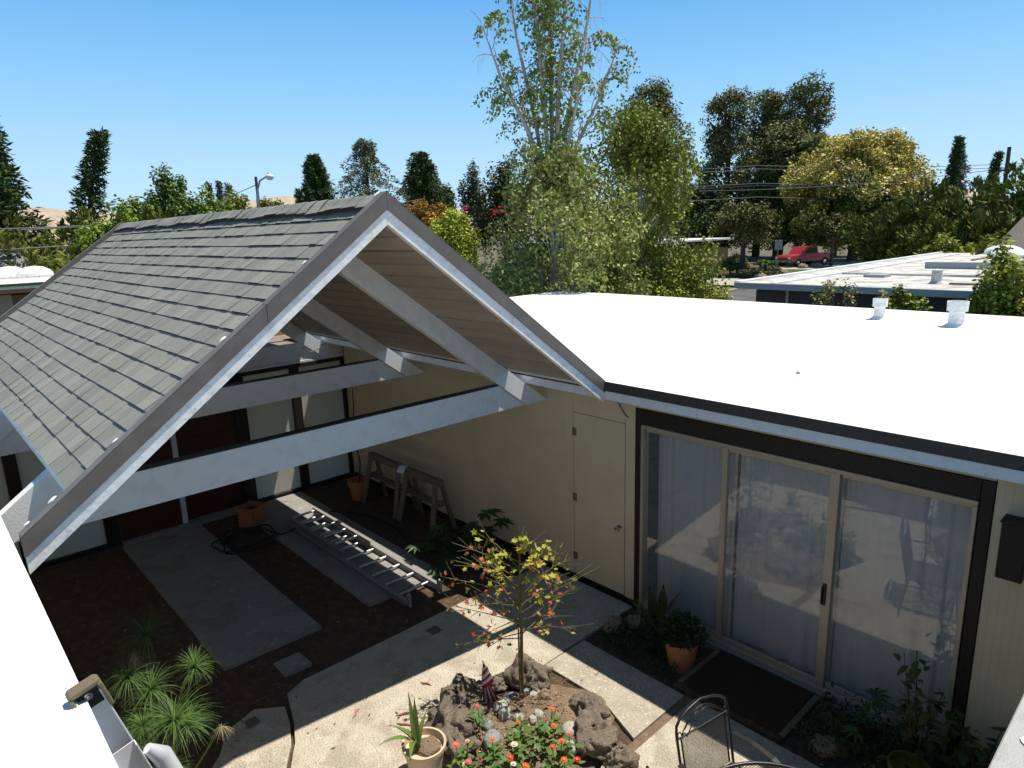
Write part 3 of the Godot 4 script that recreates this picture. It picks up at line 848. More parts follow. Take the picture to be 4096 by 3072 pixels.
func build_entry() -> void:
	var t := thing("entry_wall", "dark-framed entry wall of pebbled glass under a white header beam", "wall", Vector3(2.66, 0, -10.0))
	var off := -t.position
	var z := -9.95
	var b := func(called: String, lo: Vector3, hi: Vector3, m: Material, bev := 0.003, parent: Node = t) -> MeshInstance3D:
		return bar(called, lo + (off if parent == t else Vector3.ZERO), hi + (off if parent == t else Vector3.ZERO), m, parent, bev)
	b.call("header_beam", Vector3(0.0, 2.15, z - 0.085), Vector3(5.355, 2.425, z - 0.015), M.white_paint)
	b.call("header_strip", Vector3(0.0, 2.112, z - 0.07), Vector3(5.355, 2.148, z - 0.004), M.white_paint)
	b.call("top_rail", Vector3(0.0, 2.05, z - 0.09), Vector3(5.355, 2.109, z), M.trim_dark)
	for p in [[5.3, 5.355], [4.41, 4.55], [3.49, 3.67], [1.6, 1.77], [0.67, 0.81], [0.0, 0.05]]:
		b.call("post", Vector3(p[0], 0.0, z - 0.1), Vector3(p[1], 2.048, z + 0.01), M.trim_dark)
	for p in [[4.552, 5.298], [3.672, 4.408], [0.812, 1.598], [0.052, 0.668]]:
		b.call("bottom_rail", Vector3(p[0], 0.0, z - 0.08), Vector3(p[1], 0.075, z), M.trim_dark)
		b.call("pane", Vector3(p[0], 0.077, z - 0.05), Vector3(p[1], 2.048, z - 0.044), M.pebbled_glass, 0.0)
	b.call("threshold", Vector3(1.775, 0.0, z - 0.1), Vector3(3.485, 0.05, z + 0.12), M.path_concrete, 0.008)
	# two leaves of the front door, the nearer one a little ajar
	var dl := b.call("door_leaf", Vector3(1.78, 0.06, z - 0.03), Vector3(2.56, 2.045, z + 0.015), M.door_wood) as MeshInstance3D
	for k in 3:
		b.call("door_panel", Vector3(-0.28, -0.86 + k * 0.6, 0.024), Vector3(0.28, -0.36 + k * 0.6, 0.034), M.door_wood, 0.004, dl)
	b.call("door_edge", Vector3(2.565, 0.06, z - 0.06), Vector3(2.635, 2.045, z + 0.02), M.white_paint)
	var dr := b.call("door_leaf", Vector3(2.64, 0.06, z - 0.1), Vector3(3.485, 2.045, z - 0.055), M.door_wood) as MeshInstance3D
	for k in 3:
		b.call("door_panel", Vector3(-0.3, -0.86 + k * 0.6, 0.024), Vector3(0.3, -0.36 + k * 0.6, 0.034), M.door_wood, 0.004, dr)
	var kn := G.new()
	kn.lathe([Vector2(0.03, 0.0), Vector2(0.012, 0.01), Vector2(0.012, 0.03), Vector2(0.028, 0.045), Vector2(0.0, 0.06)], 14, Vector3(-0.34, -0.05, 0.022), Basis(Vector3.RIGHT, PI / 2))
	put("door_knob", kn, M.steel, dr)
	# low gravel roof of the carport beyond
	var c := thing("carport", "low tan gravel roof of the carport seen over the entry beam", "carport", Vector3(3.4, 0, -12.8))
	off = -c.position
	bar("gravel_roof", Vector3(2.0, 2.2, -13.2) + off, Vector3(7.0, 2.3, -11.4) + off, M.gravel_roof, c, 0.0)
	bar("gravel_roof", Vector3(2.0, 2.2, -11.398) + off, Vector3(5.0, 2.3, -10.7) + off, M.gravel_roof, c, 0.0)
	bar("roof_curb", Vector3(2.0, 2.302, -12.2) + off, Vector3(7.0, 2.42, -11.95) + off, M.tan_wall, c, 0.01)
	for x in [2.1, 6.9]:
		bar("carport_post", Vector3(x - 0.05, 0, -13.1) + off, Vector3(x + 0.05, 2.199, -13.0) + off, M.trim_dark, c)
	var p := G.new()
	p.lathe([Vector2(0.09, 0.0), Vector2(0.085, 0.04), Vector2(0.045, 0.05), Vector2(0.042, 0.3), Vector2(0.03, 0.32), Vector2(0.0, 0.32)], 16)
	put("vent_pipe", p, M.grey_blue_trim, c, Transform3D(Basis(), Vector3(4.15, 2.302, -10.85) + off))


func blob(g: G, rad: Vector3, sd: int, rough: float, cut := -2.0) -> void:
	var f := FastNoiseLite.new()
	f.seed = sd
	f.frequency = 0.8
	f.fractal_octaves = 2
	var fine := FastNoiseLite.new()
	fine.seed = sd + 5
	fine.frequency = 3.2
	fine.fractal_octaves = 4
	g.grid(func(u: float, v: float) -> Vector3:
		var a := u * TAU
		var e := (v - 0.5) * PI
		var d := Vector3(cos(e) * cos(a), sin(e), cos(e) * sin(a))
		var k := 1.0 + rough * (0.55 * f.get_noise_3dv(d * 1.3) + 0.22 * fine.get_noise_3dv(d))
		var p := Vector3(d.x * rad.x, d.y * rad.y, d.z * rad.z) * k
		p.y = maxf(p.y, cut * rad.y)
		return p, 44, 28, true)


# ---------- the courtyard ----------
func build_ground() -> void:
	var g := G.new()
	g.quad(Vector3(-4000, -0.12, 4000), Vector3(4000, -0.12, 4000), Vector3(4000, -0.12, -4000), Vector3(-4000, -0.12, -4000))
	structure("ground", g, M.dry_ground)
	var f := FastNoiseLite.new()
	f.seed = 8
	f.frequency = 1.6
	f.fractal_octaves = 4
	var s := G.new()
	s.grid(func(u: float, v: float) -> Vector3:
		var x := lerpf(-0.05, 5.36, u)
		var z := lerpf(0.1, -9.95, v)
		return Vector3(x, 0.004 + 0.022 * f.get_noise_2d(x * 2.0, z * 2.0), z), 110, 200)
	structure("courtyard_soil", s, M.soil)
	# hard paving: slabs with real edges and joints
	var slab := func(called: String, pts: Array, top: float, m: Material) -> MeshInstance3D:
		var q := G.new()
		var poly := PackedVector2Array()
		for p in pts:
			poly.append(Vector2(p[0], -p[1]))
		q.prism(poly, 0.0, top + 0.06)
		for k in q.v.size():
			var a := q.v[k]
			q.v[k] = Vector3(a.x, a.z - 0.06, -a.y)
			var b := q.n[k]
			q.n[k] = Vector3(b.x, b.z, -b.y)
		return structure(called, q, m)
	slab.call("path_slab", [[1.74, -6.12], [2.75, -6.1], [2.75, -9.82], [1.74, -9.82]], 0.035, M.path_concrete)
	slab.call("path_slab", [[3.33, -6.1], [4.35, -6.09], [4.35, -9.9], [3.33, -9.9]], 0.035, M.path_concrete)
	slab.call("stepping_slab", [[2.12, -5.61], [2.39, -5.6], [2.38, -5.86], [2.12, -5.87]], 0.03, M.path_concrete)
	# patio left of the joint: broken, cracked edge
	slab.call("patio_slab", [[1.03, -1.2], [4.215, -1.2], [4.215, -2.72], [3.95, -2.72], [3.6, -2.72], [3.55, -2.86], [2.7, -2.6], [2.35, -3.1], [2.42, -3.7], [2.72, -4.05], [3.3, -4.24], [3.88, -4.12], [3.93, -3.98], [4.21, -3.98], [4.21, -5.4], [3.9, -5.405], [3.3, -5.4], [2.62, -5.41], [2.22, -5.42], [2.02, -5.34], [1.97, -5.18], [1.9, -4.95], [1.8, -4.72], [1.66, -4.5], [1.5, -4.1], [1.3, -3.6], [1.1, -2.8]], 0.035, M.concrete)
	slab.call("patio_slab", [[1.02, -3.1], [1.28, -3.62], [1.47, -4.12], [1.63, -4.52], [1.775, -4.74], [1.87, -4.97], [1.93, -5.2], [1.72, -5.36], [1.45, -5.26], [1.3, -5.02], [1.12, -4.85], [1.0, -4.3], [0.95, -3.6]], 0.03, M.concrete)
	slab.call("patio_slab", [[4.222, -4.0], [5.33, -4.0], [5.33, -5.38], [4.222, -5.4]], 0.034, M.aggregate)
	slab.call("patio_slab", [[3.95, -3.97], [4.5, -3.97], [4.5, -2.81], [3.78, -2.81], [3.96, -3.3]], 0.034, M.aggregate)
	slab.call("patio_slab", [[3.62, -2.72], [4.52, -2.72], [4.52, -1.4], [4.222, -1.4], [4.222, -2.715]], 0.037, M.aggregate)
	slab.call("patio_slab", [[1.0, -0.1], [4.52, -0.1], [4.52, -1.39], [4.22, -1.39], [4.22, -1.19], [1.0, -1.19]], 0.036, M.aggregate)
	var dv := G.new()
	dv.span(Vector3(3.62, 0.0, -2.805), Vector3(4.52, 0.022, -2.725), 0.004)
	put("divider_board", dv, M.dry_soil, self, Transform3D(), "structure")
	slab.call("door_step", [[4.53, -2.95], [5.29, -2.93], [5.3, -1.95], [4.56, -1.97]], 0.05, M.soil)
	for q in [[3.54, -5.18, 0.12], [1.64, -5.2, 0.1]]:
		var d := G.new()
		d.box(Vector3(q[2], 0.012, q[2]), Vector3.ZERO, 0.003)
		for k in 4:
			d.box(Vector3(q[2] * 0.8, 0.004, 0.008), Vector3(0, 0.008, -0.035 + k * 0.023))
		put("drain_grate", d, M.old_wood, self, Transform3D(Basis(), Vector3(q[0], 0.042, q[1])), "structure")
	# raised planting mound
	var m := G.new()
	var fm := FastNoiseLite.new()
	fm.seed = 77
	fm.frequency = 2.2
	fm.fractal_octaves = 4
	m.grid(func(u: float, v: float) -> Vector3:
		var a := u * TAU
		var rad := v * (0.78 + 0.1 * sin(a * 3.0 + 1.0) + 0.05 * sin(a * 7.0))
		var x := 3.16 + rad * cos(a)
		var z := -3.42 + rad * sin(a) * 0.86
		return Vector3(x, 0.145 * (1.0 - smoothstep(0.35, 1.0, v)) + 0.02 + 0.035 * fm.get_noise_2d(x * 3.0, z * 3.0) * (1.0 - v * 0.6), z), 90, 34, true)
	structure("planting_mound", m, M.dry_soil)
	# leaf litter and crumbs, far too many to count
	var l := G.new()
	for k in 2600:
		var x := rr(0.1, 5.2)
		var z := rr(-9.6, -1.0)
		var on_path: bool = (z > -5.4 and x > 1.6 and x < 4.5) or (z < -6.1 and ((x > 1.74 and x < 2.75) or (x > 3.33 and x < 4.35)))
		if on_path and rng.randf() < 0.86:
			continue
		if Vector2(x - 3.16, (z + 3.42) / 0.86).length() < 0.72:
			continue
		var sh := rr(0.4, 1.2)
		l.col = Color(0.2, 0.13, 0.075) * sh if rng.randf() < 0.8 else Color(0.4, 0.34, 0.26) * sh
		var a := rr(0, TAU)
		l.leaf(Vector3(x, 0.044 if on_path else 0.03, z), Vector3(cos(a), rr(-0.1, 0.3), sin(a)).normalized(), Vector3(-sin(a), rr(-0.2, 0.2), cos(a)).normalized(), rr(0.012, 0.05), rr(0.006, 0.018))
	for k in 900:
		var a2 := rr(0, TAU)
		var rad2 := sqrt(rng.randf()) * 0.58
		var sh2 := rr(0.5, 1.3)
		l.col = [Color(0.3, 0.2, 0.12), Color(0.42, 0.33, 0.22), Color(0.12, 0.08, 0.05), Color(0.4, 0.16, 0.08)][rng.randi() % 4] * sh2
		var p := Vector3(3.16 + rad2 * cos(a2), 0, -3.42 + rad2 * sin(a2) * 0.86)
		p.y = mound_y(p.x, p.z) + 0.012
		var a3 := rr(0, TAU)
		l.leaf(p, Vector3(cos(a3), rr(0.0, 0.5), sin(a3)).normalized(), Vector3(-sin(a3), rr(-0.3, 0.3), cos(a3)).normalized(), rr(0.01, 0.04), rr(0.006, 0.016))
	tag(put("leaf_litter", l, M.litter), "dry leaf litter strewn over the courtyard soil and paving", "leaf litter", "", "stuff")
	# a few twigs and dead leaves one can pick out
	for q in [[2.98, -4.55, 0.06, "dead brown leaf on the pale concrete left of the flag"], [2.55, -4.25, 0.075, "curled brown leaf on the concrete above the cream pot"], [2.33, -4.66, 0.06, "grey twig on the concrete near the shadow edge"], [2.62, -4.36, 0.07, "rust coloured pod beside the strap leaves of the cream pot"]]:
		var w := G.new()
		w.tube([Vector3(-q[2], 0.004, 0), Vector3(-q[2] * 0.3, 0.012, 0.008), Vector3(q[2] * 0.4, 0.01, -0.004), Vector3(q[2], 0.003, 0.01)], [0.003, 0.009, 0.008, 0.002], 6)
		tag(put("fallen_leaf", w, M.leaf_tan, self, Transform3D(Basis(Vector3.UP, q[0] * 7.0), Vector3(q[0], 0.036, q[1]))), q[3], "leaf", "fallen leaves on the patio")
	tag(put("roof_debris", debris(), M.leaf_tan, self, Transform3D(Basis(Vector3.UP, 0.6), Vector3(6.53, 2.574, -2.89))), "small tan scrap lying alone on the white roof", "debris")


func debris() -> G:
	var g := G.new()
	g.quad(Vector3(-0.045, 0.004, 0.015), Vector3(0.045, 0.002, 0.02), Vector3(0.05, 0.02, -0.02), Vector3(-0.04, 0.012, -0.016))
	g.box(Vector3(0.03, 0.01, 0.02), Vector3(-0.02, 0.005, 0.0), 0.002)
	return g


func mound_y(x: float, z: float) -> float:
	var q := Vector2(x - 3.16, (z + 3.42) / 0.86)
	var v := q.length() / 0.8
	return 0.02 + 0.145 * (1.0 - smoothstep(0.35, 1.0, v))


func pot(g: G, r: float, h: float, base := 0.72, rim := 1.12, band := 0.2) -> void:
	g.lathe([Vector2(0.0, 0.0), Vector2(r * base, 0.0), Vector2(r * 0.99, h * (1.0 - band)), Vector2(r * rim * 0.98, h * (1.0 - band)), Vector2(r * rim, h), Vector2(r * rim * 0.9, h), Vector2(r * rim * 0.86, h * 0.82), Vector2(0.0, h * 0.8)], 32)


func build_rocks() -> void:
	var label := {}
	# [x, z, radii, material, roughness, label]
	for q in [
		[3.68, -3.9, Vector3(0.21, 0.15, 0.16), "lava_rock", 0.5, "big pitted brown rock just behind the maple sapling"],
		[3.4, -4.08, Vector3(0.1, 0.07, 0.08), "lava_rock", 0.5, "low brown rock left of the big pitted one"],
		[2.86, -3.92, Vector3(0.32, 0.2, 0.2), "lava_rock", 0.8, "large dark craggy rock below the small flag"],
		[2.6, -3.62, Vector3(0.19, 0.15, 0.16), "lava_rock", 0.8, "dark hollowed rock at the left end of the flower bed"],
		[2.5, -3.72, Vector3(0.13, 0.07, 0.1), "lava_rock", 0.5, "flat grey rock beside the cream pot"],
		[3.68, -3.2, Vector3(0.16, 0.13, 0.12), "lava_rock", 0.6, "rough brown rock with a dark hollow right of the mound"],
		[3.48, -2.98, Vector3(0.19, 0.14, 0.17), "lava_rock", 0.6, "large grey-brown rock right of the zinnias"],
		[3.5, -2.72, Vector3(0.13, 0.09, 0.12), "lava_rock", 0.6, "brown rock at the lower right of the flower bed"],
		[3.27, -3.77, Vector3(0.062, 0.025, 0.036), "river_stone", 0.15, "long blue-grey pebble left of the sapling"],
		[3.36, -3.79, Vector3(0.05, 0.022, 0.034), "river_stone", 0.15, "round blue-grey pebble touching the sapling's left side"],
		[3.47, -3.76, Vector3(0.05, 0.024, 0.034), "river_stone", 0.15, "blue-grey pebble touching the sapling's right side"],
		[3.5, -3.66, Vector3(0.06, 0.02, 0.03), "pale_stone", 0.2, "flat pale pebble right of the sapling"],
		[3.52, -3.55, Vector3(0.062, 0.05, 0.05), "tan_stone", 0.2, "round striped brown stone right of the sapling"],
		[3.16, -3.72, Vector3(0.07, 0.035, 0.055), "pale_stone", 0.2, "grey stone in the sapling's shadow"],
		[3.11, -3.6, Vector3(0.06, 0.06, 0.055), "pale_stone", 0.3, "mottled white and grey stone behind the zinnias"],
		[2.85, -3.47, Vector3(0.09, 0.06, 0.07), "river_stone", 0.15, "large blue-grey cobble under the orange zinnia"],
		[3.37, -3.13, Vector3(0.065, 0.05, 0.085), "pale_stone", 0.12, "smooth white oval cobble right of the zinnias"],
		[3.25, -3.02, Vector3(0.065, 0.05, 0.06), "pale_stone", 0.15, "pale grey cobble below the white oval one"],
		[3.16, -3.5, Vector3(0.05, 0.04, 0.04), "pale_stone", 0.25, "small white stone among the zinnia leaves"],
		[3.31, -3.42, Vector3(0.05, 0.035, 0.04), "pale_stone", 0.25, "tan-white stone right of the small white one"],
		[3.23, -3.41, Vector3(0.04, 0.035, 0.035), "pale_stone", 0.25, "smallest pale stone half under zinnia leaves"],
		[2.93, -3.62, Vector3(0.055, 0.045, 0.045), "river_stone", 0.2, "blue-grey stone beside the dark craggy rock"],
		[2.75, -3.38, Vector3(0.045, 0.04, 0.04), "pale_stone", 0.25, "tan stone in front of the dark craggy rock"],
		[4.9, -3.9, Vector3(0.12, 0.09, 0.1), "tan_stone", 0.4, "tan rock at the corner of the window bed"],
		[5.1, -3.78, Vector3(0.1, 0.08, 0.08), "tan_stone", 0.4, "pinkish rock against the wall below the surround"],
		[4.78, -1.68, Vector3(0.14, 0.07, 0.1), "tan_stone", 0.4, "brown rock in the dark bed right of the door mat"],
	]:
		var g := G.new()
		blob(g, q[2], int(q[0] * 1000 + q[1] * 77), q[4] * 1.5, -0.6)
		var in_bed: float = mound_y(q[0], q[1]) if q[0] < 4.0 else 0.0
		tag(put("rock", g, M[q[3]], self, Transform3D(Basis(Vector3.UP, q[0] * 9.0), Vector3(q[0], in_bed + q[2].y * 0.42, q[1]))), q[5], "rock", "rocks and cobbles in the courtyard beds")


func maple_leaf() -> G:
	var g := G.new()
	var p: Array[Vector2] = []
	for k in 10:
		var a := -PI / 2 + TAU * k / 10.0
		p.append(Vector2(cos(a), sin(a)) * (1.0 if k % 2 else 0.52))
	for k in 10:
		var a2 := p[k]
		var b2 := p[(k + 1) % 10]
		g.tri(Vector3(0, 0.0, 0), Vector3(b2.x, 0.12 * b2.length() * b2.length(), b2.y), Vector3(a2.x, 0.12 * a2.length() * a2.length(), a2.y))
	return g


func build_maple() -> void:
	var root := Vector3(3.42, 0.13, -3.73)
	var t := thing("maple_sapling", "thin young maple with lime leaves and a few coral withered ones", "sapling", root)
	var trunk := G.new()
	trunk.tube([Vector3(0, -0.05, 0), Vector3(0.005, 0.3, 0.0), Vector3(0.012, 0.62, 0.004), Vector3(0.0, 0.95, 0.0), Vector3(0.01, 1.25, 0.01), Vector3(0.02, 1.56, 0.0)], [0.017, 0.015, 0.013, 0.01, 0.007, 0.003], 8)
	put("trunk", trunk, M.leaf_olive, t)
	var stake := G.new()
	stake.tube([Vector3(-0.035, -0.05, 0.015), Vector3(-0.03, 0.66, 0.012)], [0.009, 0.008], 6)
	put("stake", stake, M.old_wood, t)
	var lm := maple_leaf()
	var meshes := {}
	for k in ["leaf_lime", "leaf_coral", "leaf_tan", "leaf_olive"]:
		meshes[k] = lm.mesh(M[k])
	var across := Vector3(0.737, 0, 0.675)   # branches spread mostly in this plane and out of it
	var deep := Vector3(0.675, 0, -0.737)
	# [height, sideways, depth, rise, share of lime leaves, leaves]
	for q in [[0.55, -0.5, 0.1, -0.1, 0.7, 9], [0.62, 0.42, -0.15, 0.1, 0.3, 5], [0.66, 0.5, 0.25, 0.22, 0.5, 3], [0.7, -0.6, 0.1, 0.12, 0.4, 5], [0.74, -0.35, -0.3, 0.02, 0.2, 6], [0.78, 0.62, 0.0, 0.38, 0.25, 3], [0.8, -0.25, 0.3, 0.2, 0.3, 6], [0.82, 0.34, 0.3, 0.26, 0.6, 5], [0.88, -0.62, 0.0, 0.26, 0.8, 6], [0.9, 0.3, -0.3, 0.2, 0.6, 5], [0.93, 0.45, 0.1, 0.3, 0.7, 4], [0.98, -0.4, 0.2, 0.24, 0.6, 5], [1.0, 0.2, 0.3, 0.2, 0.6, 5], [1.04, -0.52, -0.1, 0.3, 0.2, 4], [1.08, 0.4, 0.0, 0.26, 0.6, 4], [1.1, -0.2, -0.2, 0.2, 0.9, 7], [1.14, 0.24, 0.16, 0.16, 0.9, 9], [1.18, -0.55, 0.1, 0.22, 0.0, 3], [1.2, -0.34, 0.1, 0.28, 0.9, 5], [1.22, 0.18, -0.1, 0.12, 1.0, 9], [1.26, -0.22, 0.0, 0.08, 1.0, 9], [1.3, 0.1, 0.1, 0.06, 1.0, 6], [1.4, 0.03, 0.0, 0.02, 1.0, 5], [0.68, -0.3, 0.25, 0.16, 0.4, 5], [0.72, 0.3, -0.2, 0.14, 0.6, 5], [0.85, -0.4, -0.2, 0.14, 0.6, 6], [0.86, 0.5, 0.15, 0.16, 0.5, 4], [0.95, 0.2, -0.2, 0.12, 0.7, 6], [1.02, -0.25, 0.25, 0.1, 0.7, 6], [1.06, 0.3, -0.2, 0.14, 0.8, 5], [0.58, 0.3, 0.2, 0.04, 0.4, 4], [0.6, -0.28, -0.2, 0.0, 0.5, 4]]:
		var a := Vector3(0.005, q[0], 0.0)
		var b: Vector3 = a + across * q[1] + deep * q[2] + Vector3.UP * q[3]
		var mid := a.lerp(b, 0.5) + Vector3(0, 0.03, 0) + rv() * 0.02
		var br := G.new()
		br.tube([a, mid, b], [0.0055, 0.004, 0.0022], 5)
		for k in 4:   # side twigs
			var s := mid.lerp(b, rr(0.1, 0.8))
			br.tube([s, s + (b - a).normalized() * rr(0.06, 0.16) + rv() * 0.12], [0.003, 0.0015], 4)
		put("branch", br, M.twig, t)
		for k in int(q[5] * 1.9):
			var at := a.lerp(b, rr(0.35, 1.0)) + rv() * 0.06
			var kind: String = "leaf_lime" if rng.randf() < q[4] else ["leaf_coral", "leaf_coral", "leaf_tan"][rng.randi() % 3]
			if q[0] < 0.6 and rng.randf() < 0.6: kind = "leaf_olive"
			var sc := rr(0.018, 0.036) * (1.15 if q[0] > 1.05 else 0.9)
			put("leaf", meshes[kind], null, t, Transform3D(Basis(rv(), rr(0, TAU)).scaled(Vector3.ONE * sc), at))


func build_flag() -> void:
	var t := thing("small_flag", "small striped stars-and-stripes flag drooping on a stick in the rocks", "flag", Vector3(3.14, 0.1, -3.9))
	var st := G.new()
	st.tube([Vector3(0, -0.02, 0), Vector3(0.0, 0.41, 0)], [0.004], 6)
	st.lathe([Vector2(0.006, 0.41), Vector2(0.004, 0.42), Vector2(0.0, 0.43)], 8)
	put("stick", st, M.old_wood, t)
	# cloth slumped along the stick: the fly hangs as a fan of stripes, the hoist is wrapped round above it
	var side := Vector3(0.78, 0, 0.62)
	var face := Vector3(-0.62, 0, 0.78)
	var hang := func(u: float, v: float) -> Vector3:
		var w := lerpf(0.015, 0.15, v) * (u - 0.12)
		return side * w + Vector3(0, lerpf(0.27, 0.02 + 0.03 * absf(u - 0.6), v), 0) + face * (0.012 + 0.016 * sin(u * 15.0) * v)
	for k in 7:
		var g := G.new()
		g.grid(func(u: float, v: float) -> Vector3: return hang.call((k + u) / 7.0, v), 4, 10)
		put("stripe", g, M.flag_white if k % 2 else M.flag_red, t)
	var wrap := func(u: float, v: float) -> Vector3:
		var y := lerpf(0.415, 0.2, v)
		var w := lerpf(0.012, 0.105, v)
		return side * (w * (u - 0.2)) + Vector3(0, y + 0.07 * (u - 0.5) * smoothstep(0.0, 0.5, v), 0) + face * (0.02 + 0.012 * sin(u * PI) + 0.006 * sin(v * 14.0))
	for k in 6:
		var g2 := G.new()
		g2.grid(func(u: float, v: float) -> Vector3: return wrap.call(u, (k + 1 + v) / 7.0), 8, 3)
		put("stripe", g2, M.flag_red if k % 2 else M.flag_white, t)
	var cn := G.new()
	cn.grid(func(u: float, v: float) -> Vector3: return wrap.call(u, v / 7.0), 8, 3)
	put("canton", cn, M.flag_blue, t)
	var fold := G.new()
	fold.grid(func(u: float, v: float) -> Vector3: return wrap.call(lerpf(-0.12, 0.16, u), lerpf(0.15, 0.8, v)) - face * 0.006, 4, 8)
	put("canton", fold, M.flag_blue, t)
	var stars := G.new()
	for j in 5:
		for i in 2:
			stars.box(Vector3(0.006, 0.006, 0.001), wrap.call(-0.04 + i * 0.12, 0.2 + j * 0.12) + face * 0.0025 - face * 0.006, 0.0, Basis(Vector3.UP, -0.67))
	put("stars", stars, M.flag_white, t, Transform3D(), "stuff")


func simple_leaf(l: float, w: float, bend: float, fold := 0.15) -> G:
	# a pointed blade along +z, rising from the origin
	var g := G.new()
	g.grid(func(u: float, v: float) -> Vector3:
		var q := u * 2.0 - 1.0
		var wd := w * 0.5 * sin(PI * pow(v, 0.75)) * (1.0 - 0.1 * v)
		return Vector3(q * wd, absf(q) * wd * fold - bend * l * v * v, v * l), 2, 5)
	return g


func strap_leaf(l: float, w: float, arch: float) -> G:
	# a long strap that rises and then arches over, along +z
	var g := G.new()
	g.grid(func(u: float, v: float) -> Vector3:
		var q := u * 2.0 - 1.0
		var wd := w * 0.5 * (1.0 - pow(v, 3.0)) * (0.7 + 0.3 * sin(PI * v))
		var an := PI * 0.5 - arch * v
		return Vector3(q * wd, sin(lerpf(PI * 0.5, an, 0.5)) * l * v + absf(q) * wd * 0.3, cos(lerpf(PI * 0.5, an, 0.5)) * l * v), 2, 9)
	return g


func aim(d: Vector3, roll := 0.0) -> Basis:
	# +z of a leaf turned to d, its upper side up
	var z := d.normalized()
	var up := Vector3.UP if absf(z.y) < 0.97 else Vector3.RIGHT
	var x := up.cross(z).normalized()
	return Basis(x, z.cross(x), z) * Basis(Vector3.BACK, roll)


